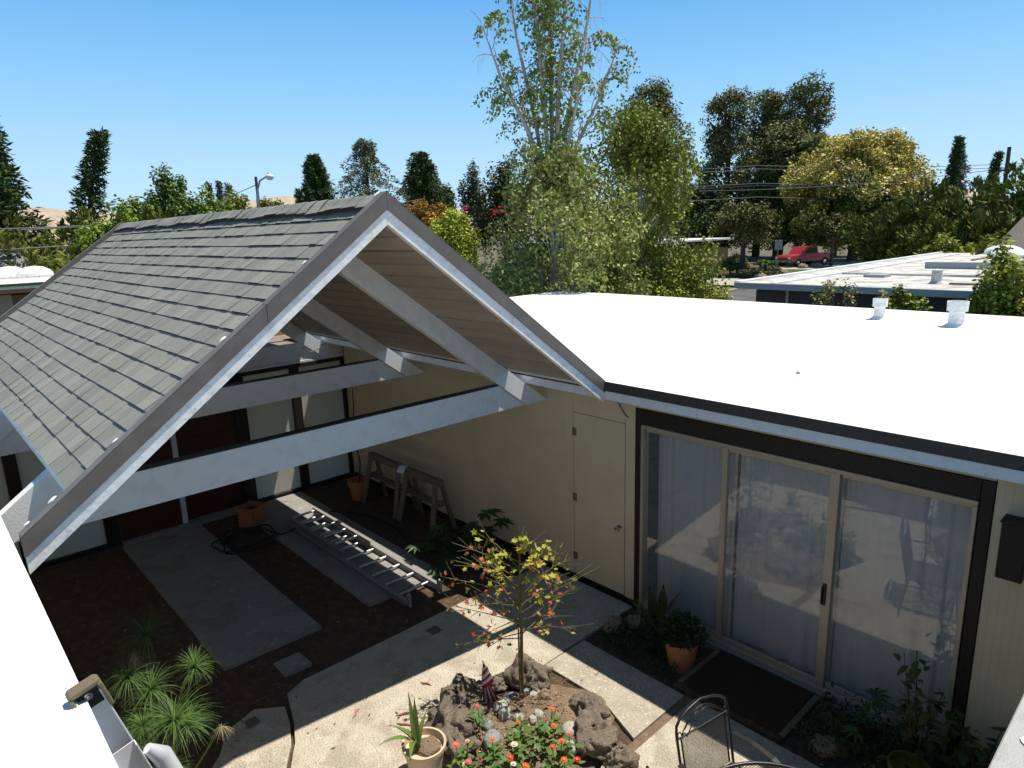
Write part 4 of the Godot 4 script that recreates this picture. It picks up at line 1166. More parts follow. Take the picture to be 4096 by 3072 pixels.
func build_zinnias() -> void:
	var leaf := simple_leaf(0.085, 0.038, 0.25).mesh(M.leaf_green)
	var leaf2 := simple_leaf(0.065, 0.03, 0.1).mesh(M.leaf_strap)
	# flower position, petal colour, wording
	var list := [
		[2.83, 0.42, -3.61, "pink", "tall pink zinnia beside the small flag"], [3.03, 0.3, -3.36, "orange", "small orange zinnia in front of the sapling's trunk"], [3.22, 0.42, -3.17, "orange", "orange zinnia topmost on the right of the bed"], [3.1, 0.42, -3.04, "orange", "orange zinnia second from top on the right"],
		[3.12, 0.42, -2.9, "pink", "coral zinnia in front of the white oval cobble"], [2.68, 0.42, -3.26, "orange", "large orange-red zinnia over the blue-grey cobble"], [2.46, 0.42, -3.41, "pink", "pink zinnia leftmost of the bed"], [2.54, 0.42, -3.38, "pale", "pale pink zinnia right of the leftmost one"],
		[2.76, 0.42, -3.11, "white", "cream-white zinnia in the middle of the bed"], [3.03, 0.42, -2.89, "orange", "orange-red zinnia beside the pale grey cobble"], [2.92, 0.44, -2.88, "red", "red zinnia below the middle right of the bed"], [2.94, 0.38, -2.79, "orange", "orange zinnia left of the far right red one"],
		[2.99, 0.4, -2.71, "red", "red zinnia farthest right of the bed"], [2.67, 0.4, -3.06, "red", "dark red zinnia bud among the middle leaves"], [2.42, 0.42, -3.22, "pink", "pink zinnia with a pale bud at its side"], [2.4, 0.4, -3.24, "pale", "pale zinnia bud beside the lower left pink one"],
		[2.63, 0.42, -2.98, "white", "white zinnia at the lower edge of the picture"], [2.68, 0.42, -2.91, "orange", "bright orange zinnia at the lower edge of the picture"], [2.5, 0.36, -3.06, "", "leafy flowerless zinnia left of the lower white one"], [2.86, 0.34, -3.2, "", "leafy flowerless zinnia in the centre of the bed"],
		[2.98, 0.32, -3.1, "", "leafy flowerless zinnia right of the centre"], [2.8, 0.33, -2.98, "", "leafy flowerless zinnia behind the lower orange bloom"], [2.58, 0.32, -3.15, "", "leafy flowerless zinnia at the left of the bed"], [3.12, 0.3, -3.22, "", "leafy flowerless zinnia by the tan-white stone"], [2.72, 0.3, -3.32, "", "leafy flowerless zinnia behind the blue-grey cobble"], [2.85, 0.32, -2.78, "", "leafy flowerless zinnia at the lower right of the bed"], [2.95, 0.33, -3.25, "", "leafy flowerless zinnia below the small orange bloom"], [2.66, 0.3, -2.8, "", "leafy flowerless zinnia lowest in the picture"]]
	for q in list:
		var top := Vector3(q[0], q[1], q[2])
		var foot := Vector3(q[0] + rr(-0.03, 0.05), 0, q[2] - rr(0.0, 0.04))
		foot.y = maxf(0.0, mound_y(foot.x, foot.z)) - 0.01
		var t := thing("zinnia", q[4], "flower", foot, 0.0, "zinnias in the planting mound")
		var up := top - foot
		var st := G.new()
		st.tube([Vector3.ZERO, up * 0.5 + Vector3(rr(-0.015, 0.015), 0, rr(-0.015, 0.015)), up], [0.004, 0.0035, 0.003], 5)
		for k in 3:
			var s := up * rr(0.2, 0.5)
			st.tube([s, s + Vector3(rr(-0.08, 0.08), rr(0.06, 0.13), rr(-0.08, 0.08))], [0.003, 0.002], 4)
		put("stem", st, M.leaf_green, t)
		var n := 22 if q[3] == "" else 15
		for k in n:
			var h := rr(0.15, 0.82 if q[3] != "" else 1.0)
			var a := rr(0, TAU)
			var out := Vector3(cos(a), rr(-0.1, 0.7), sin(a))
			var at := up * h + Vector3(cos(a), 0, sin(a)) * rr(0.0, 0.09 * (1.15 - h))
			put("leaf", leaf if k % 3 else leaf2, null, t, Transform3D(aim(out).scaled(Vector3.ONE * rr(0.7, 1.15)), at))
		if q[3] != "":
			var b := G.new()
			var sz: float = 0.017 if q[3] == "pale" or q[4].contains("small") else rr(0.022, 0.028)
			for ring in 2:
				var np := 13 - ring * 4
				for k in np:
					var a2 := TAU * (k + ring * 0.5) / np
					var d := Vector3(cos(a2), 0.16 + 0.4 * ring, sin(a2)).normalized()
					b.leaf(Vector3(0, 0.002 * ring, 0), d, Vector3(-sin(a2), 0, cos(a2)), sz * (1.1 - 0.3 * ring), sz * 0.56)
			var head := put("bloom", b, M["petal_" + q[3]], t, Transform3D(Basis(Vector3(1, 0, 0.3).normalized(), rr(-0.05, 0.5)), up))
			var eye := G.new()
			eye.lathe([Vector2(sz * 0.36, 0.0), Vector2(sz * 0.3, 0.006), Vector2(0.0, 0.011)], 10)
			put("bloom_eye", eye, M.bloom_eye, head)


func build_pots() -> void:
	# cream pot with broad strap leaves
	var t := thing("potted_strap_plant", "round cream clay pot with a few broad drooping strap leaves", "potted plant", Vector3(2.36, 0.03, -3.68))
	var g := G.new()
	pot(g, 0.155, 0.3, 0.7, 1.08, 0.12)
	put("pot", g, M.cream_clay, t)
	var so := G.new()
	blob(so, Vector3(0.1, 0.045, 0.09), 55, 0.4, -0.3)
	put("root_ball", so, M.dry_soil, t, Transform3D(Basis(), Vector3(0.03, 0.25, 0.01)))
	for q in [[2.5, 0.46, 0.05, 0.12], [3.0, 0.5, 0.05, 0.25], [3.9, 0.3, 0.06, 1.5], [4.6, 0.36, 0.065, 1.9], [2.0, 0.3, 0.05, 1.2], [5.6, 0.34, 0.06, 2.1], [4.2, 0.24, 0.05, 0.7]]:
		put("strap_leaf", strap_leaf(q[1], q[2], q[3]), M.leaf_strap, t, Transform3D(Basis(Vector3.UP, q[0]), Vector3(-0.05 + rr(-0.02, 0.02), 0.24, -0.02 + rr(-0.02, 0.02))))
	put("withered_leaf", strap_leaf(0.3, 0.012, 2.2), M.leaf_tan, t, Transform3D(Basis(Vector3.UP, 4.9), Vector3(-0.03, 0.26, 0.0)))
	# terracotta pot with a bushy plant by the window
	var p := thing("potted_bush", "terracotta pot with a bushy green plant by the sliding window", "potted plant", Vector3(4.86, 0.0, -3.08))
	var g2 := G.new()
	pot(g2, 0.165, 0.31, 0.66, 1.06, 0.0)
	put("pot", g2, M.terracotta, p)
	var cr := G.new()
	for k in 900:
		var d := rv()
		d.y = absf(d.y)
		cr.col = Color(0.03, 0.06, 0.02) * rr(0.6, 1.5)
		cr.leaf(Vector3(0, 0.3, 0) + Vector3(d.x * 0.22, d.y * 0.22, d.z * 0.22) * sqrt(rng.randf()), (d + rv() * 0.6).normalized(), rv().cross(d).normalized(), rr(0.03, 0.06), rr(0.018, 0.03))
	put("foliage", cr, M.leaves, p, Transform3D(), "stuff")
	# aspidistra-like plant behind it
	var a := thing("broadleaf_plant", "dark upright broad-leaved plant left of the terracotta pot", "plant", Vector3(5.08, 0.0, -3.5))
	var bl := simple_leaf(0.34, 0.11, 0.1).mesh(M.leaf_gloss)
	for q in [[0.2, 1.4, 1.1], [1.0, 1.25, 1.15], [2.2, 1.35, 1.0], [3.2, 1.1, 0.8], [4.1, 1.15, 0.95], [5.2, 1.0, 0.7], [0.6, 1.0, 0.75], [4.8, 1.4, 1.05]]:
		var d2 := Vector3(cos(q[0]) * cos(q[1]), sin(q[1]), sin(q[0]) * cos(q[1]))
		var st := G.new()
		st.tube([Vector3.ZERO, d2 * 0.2 * q[2]], [0.005, 0.004], 5)
		put("stem", st, M.leaf_deep, a)
		put("leaf", bl, null, a, Transform3D(aim(d2).scaled(Vector3.ONE * q[2]), d2 * 0.19 * q[2]))
	put("yellowing_leaf", simple_leaf(0.4, 0.09, 0.2), M.leaf_olive, a, Transform3D(aim(Vector3(-0.2, 0.8, -0.5)), Vector3(-0.02, 0.1, 0)))
	# terracotta pot with a bare stem in the far corner
	var c := thing("potted_climber", "terracotta pot with one thin bare stem in the far wall corner", "potted plant", Vector3(4.9, 0.0, -9.0))
	var g3 := G.new()
	pot(g3, 0.15, 0.32, 0.72, 1.1, 0.2)
	put("pot", g3, M.terracotta, c)
	var st2 := G.new()
	st2.tube([Vector3(0.02, 0.25, 0), Vector3(0.05, 0.6, 0.03), Vector3(0.0, 1.0, 0.0), Vector3(0.06, 1.5, -0.04), Vector3(0.04, 1.9, 0.0)], [0.016, 0.013, 0.011, 0.009, 0.004], 7)
	put("stem", st2, M.bark, c)
	# square terracotta planter tipped by the front door
	var s := thing("square_planter", "small square terracotta planter by the dark front door", "planter", Vector3(3.32, 0.0, -9.3), 0.5)
	for q2 in [[0.0, 1.0], [PI / 2, 1.0], [PI, 1.0], [-PI / 2, 1.0]]:
		var w := G.new()
		w.box(Vector3(0.246, 0.25, 0.02), Vector3(0, 0.125, 0.135), 0.004)
		put("side", w, M.terracotta, s, Transform3D(Basis(Vector3.UP, q2[0]), Vector3.ZERO))
	bar("rim", Vector3(-0.16, 0.252, 0.126), Vector3(0.16, 0.29, 0.16), M.terracotta, s, 0.004)
	bar("rim", Vector3(-0.16, 0.252, -0.16), Vector3(0.16, 0.29, -0.126), M.terracotta, s, 0.004)
	bar("rim", Vector3(0.126, 0.252, -0.125), Vector3(0.16, 0.29, 0.125), M.terracotta, s, 0.004)
	bar("rim", Vector3(-0.16, 0.252, -0.125), Vector3(-0.126, 0.29, 0.125), M.terracotta, s, 0.004)
	bar("soil_fill", Vector3(-0.122, 0.02, -0.122), Vector3(0.122, 0.22, 0.122), M.soil, s, 0.0)


func fan_leaf(lobes: int, spread: float, l: float, w: float) -> G:
	# a palmate leaf: separate pointed lobes round one point, in the x-z plane opening to +z
	var g := G.new()
	for k in lobes:
		var a := lerpf(-spread, spread, k / float(lobes - 1))
		var ln := l * (0.72 + 0.28 * cos(a))
		var d := Vector3(sin(a), 0.12 * cos(a * 2.0), cos(a))
		var s := Vector3(cos(a), 0, -sin(a))
		var m := d * ln * 0.55
		g.tri(Vector3.ZERO, m + s * w * 0.5 + Vector3(0, 0.01, 0), d * ln - Vector3(0, ln * 0.12, 0))
		g.tri(Vector3.ZERO, d * ln - Vector3(0, ln * 0.12, 0), m - s * w * 0.5 + Vector3(0, 0.01, 0))
	return g


func lobed_plant(called: String, label: String, at: Vector3, leaves: Array, m: String, lobes: int, w: float, spread := 2.2) -> void:
	# leaves: [direction angle, elevation, stalk length, blade length]
	var t := thing(called, label, "plant", at)
	for q in leaves:
		var d := Vector3(cos(q[0]) * cos(q[1]), sin(q[1]), sin(q[0]) * cos(q[1]))
		var tip: Vector3 = d * q[2] - Vector3(0, q[2] * 0.12, 0)
		var st := G.new()
		st.tube([Vector3.ZERO, d * q[2] * 0.6, tip], [0.007, 0.006, 0.004], 5)
		put("stalk", st, M.leaf_deep, t)
		put("leaf", fan_leaf(lobes, spread, q[3], q[3] * w), M[m], t, Transform3D(aim(Vector3(d.x, d.y * 0.3 - 0.25, d.z)), tip))


func build_plants() -> void:
	var lv := []
	for k in 17:
		lv.append([k * 2.4, rr(0.3, 1.35), rr(0.32, 0.62), rr(0.16, 0.24)])
	lv.append([0.9, 1.1, 0.82, 0.26])
	lv.append([0.5, 0.75, 0.75, 0.24])
	lobed_plant("split_leaf_plant", "split-leaf plant with large lobed leaves against the cream wall", Vector3(4.75, 0.0, -6.3), lv, "leaf_deep", 9, 0.28)
	lobed_plant("palmate_plant", "palmate-leaved plant below the right pane of the sliding window", Vector3(5.02, 0.0, -1.6), [[2.0, 1.3, 0.52, 0.16], [0.5, 1.2, 0.45, 0.15], [3.6, 1.0, 0.36, 0.13], [5.0, 0.8, 0.3, 0.14], [1.2, 0.8, 0.3, 0.12], [2.9, 0.7, 0.34, 0.14]], "leaf_deep", 7, 0.2, 1.5)
	lobed_plant("palmate_plant", "low palmate-leaved plant at the foot of the window track", Vector3(4.95, 0.0, -1.36), [[1.0, 1.25, 0.42, 0.15], [4.0, 1.0, 0.34, 0.14], [2.6, 0.9, 0.3, 0.12], [5.4, 0.7, 0.3, 0.13]], "leaf_green", 7, 0.2, 1.5)
	# shrubs in the dark corner
	for q in [["leafy_shrub", "dark leafy shrub in front of the window's right end", Vector3(4.97, 0, -1.14), 0.98, 46], ["leafy_shrub", "leafy shrub lowest against the wall under the lantern", Vector3(5.05, 0, -0.78), 0.74, 40]]:
		var t := thing(q[0], q[1], "shrub", q[2], 0.0, "shrubs in the window bed")
		var lf := simple_leaf(0.1, 0.062, 0.3).mesh(M.leaf_gloss)
		var lf2 := simple_leaf(0.09, 0.055, 0.3).mesh(M.leaf_deep)
		for k in 6:
			var a := k * 1.05 + 0.4
			var tip := Vector3(cos(a) * rr(0.1, 0.3), q[3] * rr(0.55, 1.0), sin(a) * rr(0.1, 0.22))
			var st := G.new()
			st.tube([Vector3.ZERO, tip * 0.5 + Vector3(0, 0.06, 0), tip], [0.009, 0.006, 0.003], 5)
			put("branch", st, M.bark, t)
			for j in int(q[4] / 2.5):
				var at := tip * rr(0.25, 1.0) + rv() * 0.06
				put("leaf", lf if j % 2 else lf2, null, t, Transform3D(aim(rv() + Vector3(0, -0.2, 0)).scaled(Vector3.ONE * rr(0.7, 1.2)), at))
	var pt := thing("buried_pot", "olive glazed pot half hidden in the dark window bed", "pot", Vector3(4.74, 0.0, -1.12))
	var pg := G.new()
	pot(pg, 0.13, 0.26, 0.7, 1.06, 0.15)
	put("pot", pg, M.leaf_olive, pt)
	# ground cover in the window bed
	var gc := G.new()
	for k in 5200:
		var x := rr(4.56, 5.3)
		var z := rr(-3.9, -0.4)
		if z > -3.0 and z < -1.9:
			continue
		gc.col = Color(0.025, 0.05, 0.018) * rr(0.5, 1.7)
		var d := rv()
		d.y = absf(d.y) + 0.3
		gc.leaf(Vector3(x, rr(0.0, 0.1 if z < -2.0 else 0.22), z), d.normalized(), rv().cross(d).normalized(), rr(0.02, 0.05), rr(0.012, 0.026))
	tag(put("ground_cover", gc, M.leaves), "low dark green creeping plants in the window bed", "ground cover", "", "stuff")
	# papyrus clump
	var base := Vector3(0.78, 0, -4.65)
	var t2 := thing("papyrus", "clump of papyrus with round mop heads in the shaded bed", "plant", base)
	for q in [[0.7, 1.35, -4.47, 0.19, 0], [0.8, 1.25, -4.39, 0.2, 0], [0.83, 1.2, -4.05, 0.27, 0], [1.08, 1.25, -4.43, 0.17, 0], [0.69, 1.15, -4.21, 0.14, 0], [1.08, 0.9, -5.73, 0.34, 0], [0.86, 1.3, -4.6, 0.1, 1], [1.09, 1.0, -4.06, 0.1, 1], [0.87, 1.1, -5.17, 0.13, 1], [0.56, 1.0, -4.45, 0.2, 0], [0.6, 1.05, -4.2, 0.18, 0], [0.95, 0.95, -4.3, 0.2, 0], [0.75, 0.85, -4.1, 0.18, 0]]:
		var top := Vector3(q[0], q[1], q[2]) - base
		var foot := Vector3(rr(-0.12, 0.12), 0, rr(-0.15, 0.15))
		var st := G.new()
		st.tube([foot, foot.lerp(top, 0.5) + Vector3(0, 0.06, 0), top], [0.009, 0.007, 0.005], 6)
		put("stalk", st, M.leaf_strap, t2)
		var h := G.new()
		var dry: bool = q[4] == 1
		for k in (70 if dry else 170):
			var a := rr(0, TAU)
			var e := rr(-0.5, 1.2) if not dry else rr(-1.4, 0.0)
			var d := Vector3(cos(a) * cos(e), sin(e), sin(a) * cos(e))
			var l: float = q[3] * rr(0.7, 1.1)
			var w := rr(0.003, 0.0055)
			h.col = (Color(0.28, 0.22, 0.14) if dry else Color(0.075, 0.16, 0.035).lerp(Color(0.15, 0.21, 0.07), rng.randf() * 0.6)) * rr(0.6, 1.3)
			var side := d.cross(Vector3.UP).normalized()
			var p0 := Vector3.ZERO
			var dir := d
			for s in 4:
				var p1 := p0 + dir * l * 0.25
				dir = (dir + Vector3(0, -0.2 - 0.1 * s, 0)).normalized()
				var ww := w * (1.0 - 0.22 * s)
				h.quad(p0 - side * ww * 0.5, p0 + side * ww * 0.5, p1 + side * ww * 0.4, p1 - side * ww * 0.4)
				p0 = p1
		put("dry_mop_head" if dry else "mop_head", h, M.leaves, t2, Transform3D(Basis(), top))


func build_props() -> void:
	# aluminium extension ladder lying on the path, two sections
	var t := thing("extension_ladder", "long extension ladder lying flat on the path slab in the sun stripe", "ladder", Vector3(3.84, 0.036, -7.3))
	var rail := func(called: String, x: float, y0: float, y1: float, z0: float, z1: float, dir: float) -> void:
		var g := G.new()
		g.span(Vector3(x - 0.003, y0, z0), Vector3(x + 0.003, y1, z1), 0.001)
		g.span(Vector3(x + 0.0035 * dir, y0, z0), Vector3(x + 0.042 * dir, y0 + 0.005, z1), 0.001)
		g.span(Vector3(x + 0.0035 * dir, y1 - 0.005, z0), Vector3(x + 0.042 * dir, y1, z1), 0.001)
		put(called, g, M.ladder_grey, t)
	rail.call("rail", -0.21, 0.0, 0.075, -1.55, 1.5, -1.0)
	rail.call("rail", 0.21, 0.0, 0.075, -1.55, 1.5, 1.0)
	rail.call("rail", -0.18, 0.082, 0.15, -1.5, 0.1, -1.0)
	rail.call("rail", 0.18, 0.082, 0.15, -1.5, 0.1, 1.0)
	for k in 10:
		for s in (2 if k < 5 else 1):
			var g2 := G.new()
			var w := 0.205 if s == 0 else 0.175
			g2.tube([Vector3(-w, 0.038 + s * 0.078, -1.38 + k * 0.3 - s * 0.06), Vector3(w, 0.038 + s * 0.078, -1.38 + k * 0.3 - s * 0.06)], [0.017], 10)
			put("rung", g2, M.aluminium, t)
	for x in [-0.21, 0.21]:
		var sh := G.new()
		sh.prism(PackedVector2Array([Vector2(-0.035, 0.0), Vector2(0.035, 0.0), Vector2(0.035, 0.13), Vector2(0.0, 0.16), Vector2(-0.035, 0.13)]), -0.012, 0.012)
		put("foot", sh, M.ladder_grey, t, Transform3D(Basis(Vector3.UP, PI / 2), Vector3(x, 0.0, 1.54)))
	# ladder leaning on the near roof edge, only its upper end shows
	var l := thing("extension_ladder", "pale aluminium ladder rail with brown end cap leaning on the white roof", "ladder", Vector3(0.95, 0.03, -2.1))
	var foot := Vector3.ZERO
	var tip := Vector3(0.24, 2.645, -2.44) - l.position
	var ax := (tip - foot).normalized()
	ax = Vector3(ax.x, ax.y, 0).normalized()
	var acr := Vector3(-ax.y, ax.x, 0)      # across the rail, in the lean plane
	var zz := Vector3.BACK
	var ba := Basis(acr, ax, acr.cross(ax))
	var len := 2.7
	var start := tip - ax * len
	for side in [0.0, 0.5]:
		var o: Vector3 = start + Vector3(0, 0, side) - ax * side * 0.3
		var r := G.new()
		r.box(Vector3(0.078, len - 0.06, 0.004), o + ax * (len - 0.06) * 0.5, 0.001, ba)
		for s in [-1.0, 1.0]:
			r.box(Vector3(0.005, len - 0.06, 0.03), o + ax * (len - 0.06) * 0.5 + acr * 0.0365 * s + zz * 0.0175, 0.001, ba)
		put("rail", r, M.pale_rail, l)
		var lower := G.new()
		lower.box(Vector3(0.085, len - 0.3, 0.004), o + ax * (len - 0.3) * 0.5 + zz * 0.045, 0.001, ba)
		for s in [-1.0, 1.0]:
			lower.box(Vector3(0.005, len - 0.3, 0.03), o + ax * (len - 0.3) * 0.5 + acr * 0.041 * s + zz * 0.0625, 0.001, ba)
		put("rail", lower, M.pale_rail, l)
		var cap := G.new()
		cap.box(Vector3(0.1, 0.03, 0.048), o + ax * (len - 0.03) + zz * 0.012, 0.01, ba)
		for s in [-1.0, 1.0]:
			cap.box(Vector3(0.013, 0.1, 0.046), o + ax * (len - 0.088) + acr * 0.0445 * s + zz * 0.012, 0.003, ba)
		put("end_cap", cap, M.rubber_brown, l)
		var well := G.new()
		well.box(Vector3(0.072, 0.075, 0.004), o + ax * (len - 0.083) + zz * 0.0045, 0.0, ba)
		put("cap_recess", well, M.black, l)
		var bolt := G.new()
		bolt.lathe([Vector2(0.013, 0.0), Vector2(0.013, 0.003), Vector2(0.008, 0.0035), Vector2(0.007, 0.008), Vector2(0.0, 0.009)], 14, o + ax * (len - 0.075) + zz * 0.007, Basis(Vector3.RIGHT, PI / 2))
		put("bolt", bolt, M.steel, l)
	var rg := 0.35
	while rg < len - 0.66:
		var g5 := G.new()
		g5.tube([start + ax * rg + zz * 0.003, start + ax * rg + zz * 0.497], [0.016], 8)
		put("rung", g5, M.pale_rail, l)
		rg += 0.305
	var guard := G.new()   # rounded plastic guide on the rail
	guard.tube([start + ax * (len - 0.36) + acr * -0.06 + zz * 0.05, start + ax * (len - 0.42) + acr * -0.085 + zz * 0.05, start + ax * (len - 0.62) + acr * -0.085 + zz * 0.05], [0.018, 0.034, 0.034], 12)
	put("guide", guard, M.pale_rail, l)
	# sawhorses by the wall
	for q in [[-8.36, 0.93, "sawhorse farther along the cream wall, beside the potted stem"], [-7.42, 0.84, "nearer sawhorse along the cream wall, beside the split-leaf plant"]]:
		var s := thing("sawhorse", q[2], "sawhorse", Vector3(5.06, 0, q[0]), 0.0, "weathered sawhorses along the wall")
		var hl: float = q[1] * 0.5
		bar("top_beam", Vector3(-0.045, 0.68, -hl), Vector3(0.045, 0.77, hl), M.old_wood, s, 0.006)
		for e in [-1.0, 1.0]:
			for w in [-1.0, 1.0]:
				var lg := G.new()
				var a := Vector3(w * 0.045, 0.72, e * (hl - 0.08))
				var bq := Vector3(w * 0.2, 0.0, e * (hl - 0.02))
				lg.box(Vector3(0.035, a.distance_to(bq), 0.085), Vector3.ZERO, 0.004, Basis(Quaternion(Vector3.UP, (a - bq).normalized())))
				put("leg", lg, M.old_wood, s, Transform3D(Basis(), (a + bq) * 0.5))
			bar("cross_brace", Vector3(-0.1, 0.38, e * (hl - 0.05) - 0.012), Vector3(0.1, 0.46, e * (hl - 0.05) + 0.012), M.old_wood, s, 0.003)
		bar("lower_shelf", Vector3(-0.06, 0.4, -hl + 0.03), Vector3(0.06, 0.42, hl - 0.03), M.old_wood, s, 0.003)
	var rag := G.new()
	rag.grid(func(u: float, v: float) -> Vector3: return Vector3((u - 0.5) * 0.16, 0.012 - 0.09 * pow(absf(u - 0.6) * 1.6, 2.0) + 0.006 * sin(v * 9.0), (v - 0.5) * 0.13), 10, 5, true)
	tag(put("paper_scrap", rag, M.paper, self, Transform3D(Basis(Vector3.UP, 0.3), Vector3(5.02, 0.772, -7.86))), "white paper scrap lying over the sawhorse end", "paper")
	# garden hose: a loose coil and its run across the soil
	var hs := G.new()
	var pts: Array = []
	for k in 86:
		var a := k * 0.22
		var r := 0.3 + 0.09 * sin(k * 0.37) + 0.03 * sin(k * 1.3)
		pts.append(Vector3(3.0 + r * 1.1 * cos(a), 0.062 + 0.012 * (k % 30) / 30.0 * 2.0, -8.72 + r * sin(a)))
	for p in [Vector3(3.4, 0.07, -8.5), Vector3(3.58, 0.06, -8.55), Vector3(4.3, 0.055, -8.75), Vector3(4.62, 0.03, -8.3), Vector3(4.68, 0.03, -7.6), Vector3(4.52, 0.03, -7.0), Vector3(4.62, 0.03, -6.5)]:
		pts.append(p)
	hs.tube(pts, [0.012], 7)
	tag(put("garden_hose", hs, M.hose), "dark garden hose coiled on the soil between the two path slabs", "hose")
	# door mat
	var mt := thing("door_mat", "brown door mat with pale fringed ends at the sliding window", "mat", Vector3(4.93, 0.054, -2.45))
	bar("mat_pad", Vector3(-0.33, 0.0, -0.44), Vector3(0.33, 0.016, 0.44), M.mat_brown, mt, 0.004)
	for e in [-1.0, 1.0]:
		var fg := G.new()
		for k in 44:
			fg.box(Vector3(0.008, 0.006, 0.05), Vector3(-0.32 + k * 0.0149, 0.004, e * 0.467), 0.0, Basis(Vector3.UP, rr(-0.25, 0.25)))
		put("fringe", fg, M.tan_stone, mt, Transform3D(), "stuff")


func build_chair(label: String, at: Vector3, turn: float) -> void:
	# wrought iron mesh chair; faces +z
	var t := thing("patio_chair", label, "chair", at, turn, "wrought iron mesh patio chairs")
	var m: Material = M.black_metal
	var frame := G.new()
	var bz := func(y: float) -> float: return -0.22 - (y - 0.43) * 0.2
	var outl: Array = []
	for p in [[-0.235, 0.43], [-0.24, 0.82], [-0.232, 0.872], [-0.2, 0.905], [-0.12, 0.94], [0.0, 0.965], [0.12, 0.94], [0.2, 0.905], [0.232, 0.872], [0.24, 0.82], [0.235, 0.43]]:
		outl.append(Vector3(p[0], p[1], bz.call(p[1])))
	frame.tube(outl, [0.009], 8)
	put("back_frame", frame, m, t)
	var rl := G.new()
	rl.tube([Vector3(-0.238, 0.79, bz.call(0.79)), Vector3(0.238, 0.79, bz.call(0.79))], [0.007], 6)
	for s in [-1.0, 1.0]:
		rl.tube([Vector3(s * 0.205, 0.79, bz.call(0.79)), Vector3(s * 0.2, 0.45, bz.call(0.45))], [0.006], 6)
	put("back_rail", rl, m, t)
	for s in [-1.0, 1.0]:
		for off in [0.0, 0.045]:
			var sc := G.new()
			var pts: Array = []
			for k in 12:
				var a := k / 11.0
				var x: float = s * (0.2 - off - 0.32 * a)
				var y: float = 0.8 + 0.12 * sin(a * PI * 0.85) - off * 0.6
				pts.append(Vector3(x, y, bz.call(y)))
			sc.tube(pts, [0.004], 5)
			var curl: Array = []
			for k in 9:
				var a2 := k / 8.0 * PI * 1.3
				curl.append(Vector3(s * (0.2 - off + 0.014 - 0.014 * cos(a2)), 0.8 - off * 0.6 + 0.02 * sin(a2) + 0.01, bz.call(0.82)))
			sc.tube(curl, [0.004], 5)
			put("scroll", sc, m, t)
	# woven wire mesh of back and seat
	var mesh_of := func(c0: Vector3, ux: Vector3, uy: Vector3, nx: int, ny: int) -> G:
		var g := G.new()
		for k in nx + 1:
			g.tube([c0 + ux * (float(k) / nx), c0 + ux * (float(k) / nx) + uy], [0.0013], 3, false)
		for k in ny + 1:
			g.tube([c0 + uy * (float(k) / ny), c0 + uy * (float(k) / ny) + ux], [0.0013], 3, false)
		return g
	put("back_mesh", mesh_of.call(Vector3(-0.2, 0.45, bz.call(0.45)), Vector3(0.4, 0, 0), Vector3(0, 0.34, bz.call(0.79) - bz.call(0.45)), 50, 44), m, t)
	put("seat_mesh", mesh_of.call(Vector3(-0.22, 0.43, -0.2), Vector3(0.44, 0, 0), Vector3(0, 0.0, 0.42), 50, 48), m, t)
	var sf := G.new()
	sf.tube([Vector3(-0.235, 0.43, -0.22), Vector3(-0.24, 0.43, 0.2), Vector3(-0.2, 0.43, 0.235), Vector3(0.2, 0.43, 0.235), Vector3(0.24, 0.43, 0.2), Vector3(0.235, 0.43, -0.22), Vector3(-0.235, 0.43, -0.22)], [0.009], 8)
	put("seat_frame", sf, m, t)
	for s in [-1.0, 1.0]:
		for z in [-0.24, 0.24]:
			var lg := G.new()
			lg.tube([Vector3(s * 0.235, 0.43, z * 0.9), Vector3(s * 0.245, 0.2, z * 0.98), Vector3(s * 0.25, 0.0, z * 1.1)], [0.009], 8)
			put("leg", lg, m, t)
		var am := G.new()
		var ap: Array = [Vector3(s * 0.255, 0.645, -0.25), Vector3(s * 0.27, 0.655, -0.1), Vector3(s * 0.27, 0.65, 0.06), Vector3(s * 0.26, 0.63, 0.16)]
		for k in 3:
			var a3: Vector3 = ap[k]
			var b3: Vector3 = ap[k + 1]
			var hw := Vector3(0.02, 0, 0)
			am.quad_out(a3 - hw, a3 + hw, b3 + hw, b3 - hw, (a3 + b3) * 0.5 - Vector3(0, 1, 0))
			am.quad_out(a3 - hw - Vector3(0, 0.006, 0), a3 + hw - Vector3(0, 0.006, 0), b3 + hw - Vector3(0, 0.006, 0), b3 - hw - Vector3(0, 0.006, 0), (a3 + b3) * 0.5 + Vector3(0, 1, 0))
			for w in [-1.0, 1.0]:
				am.quad_out(a3 + hw * w, b3 + hw * w, b3 + hw * w - Vector3(0, 0.006, 0), a3 + hw * w - Vector3(0, 0.006, 0), (a3 + b3) * 0.5 - hw * w)
		am.tube([Vector3(s * 0.26, 0.63, 0.16), Vector3(s * 0.26, 0.55, 0.2), Vector3(s * 0.24, 0.43, 0.18)], [0.007], 6)
		put("arm", am, m, t)


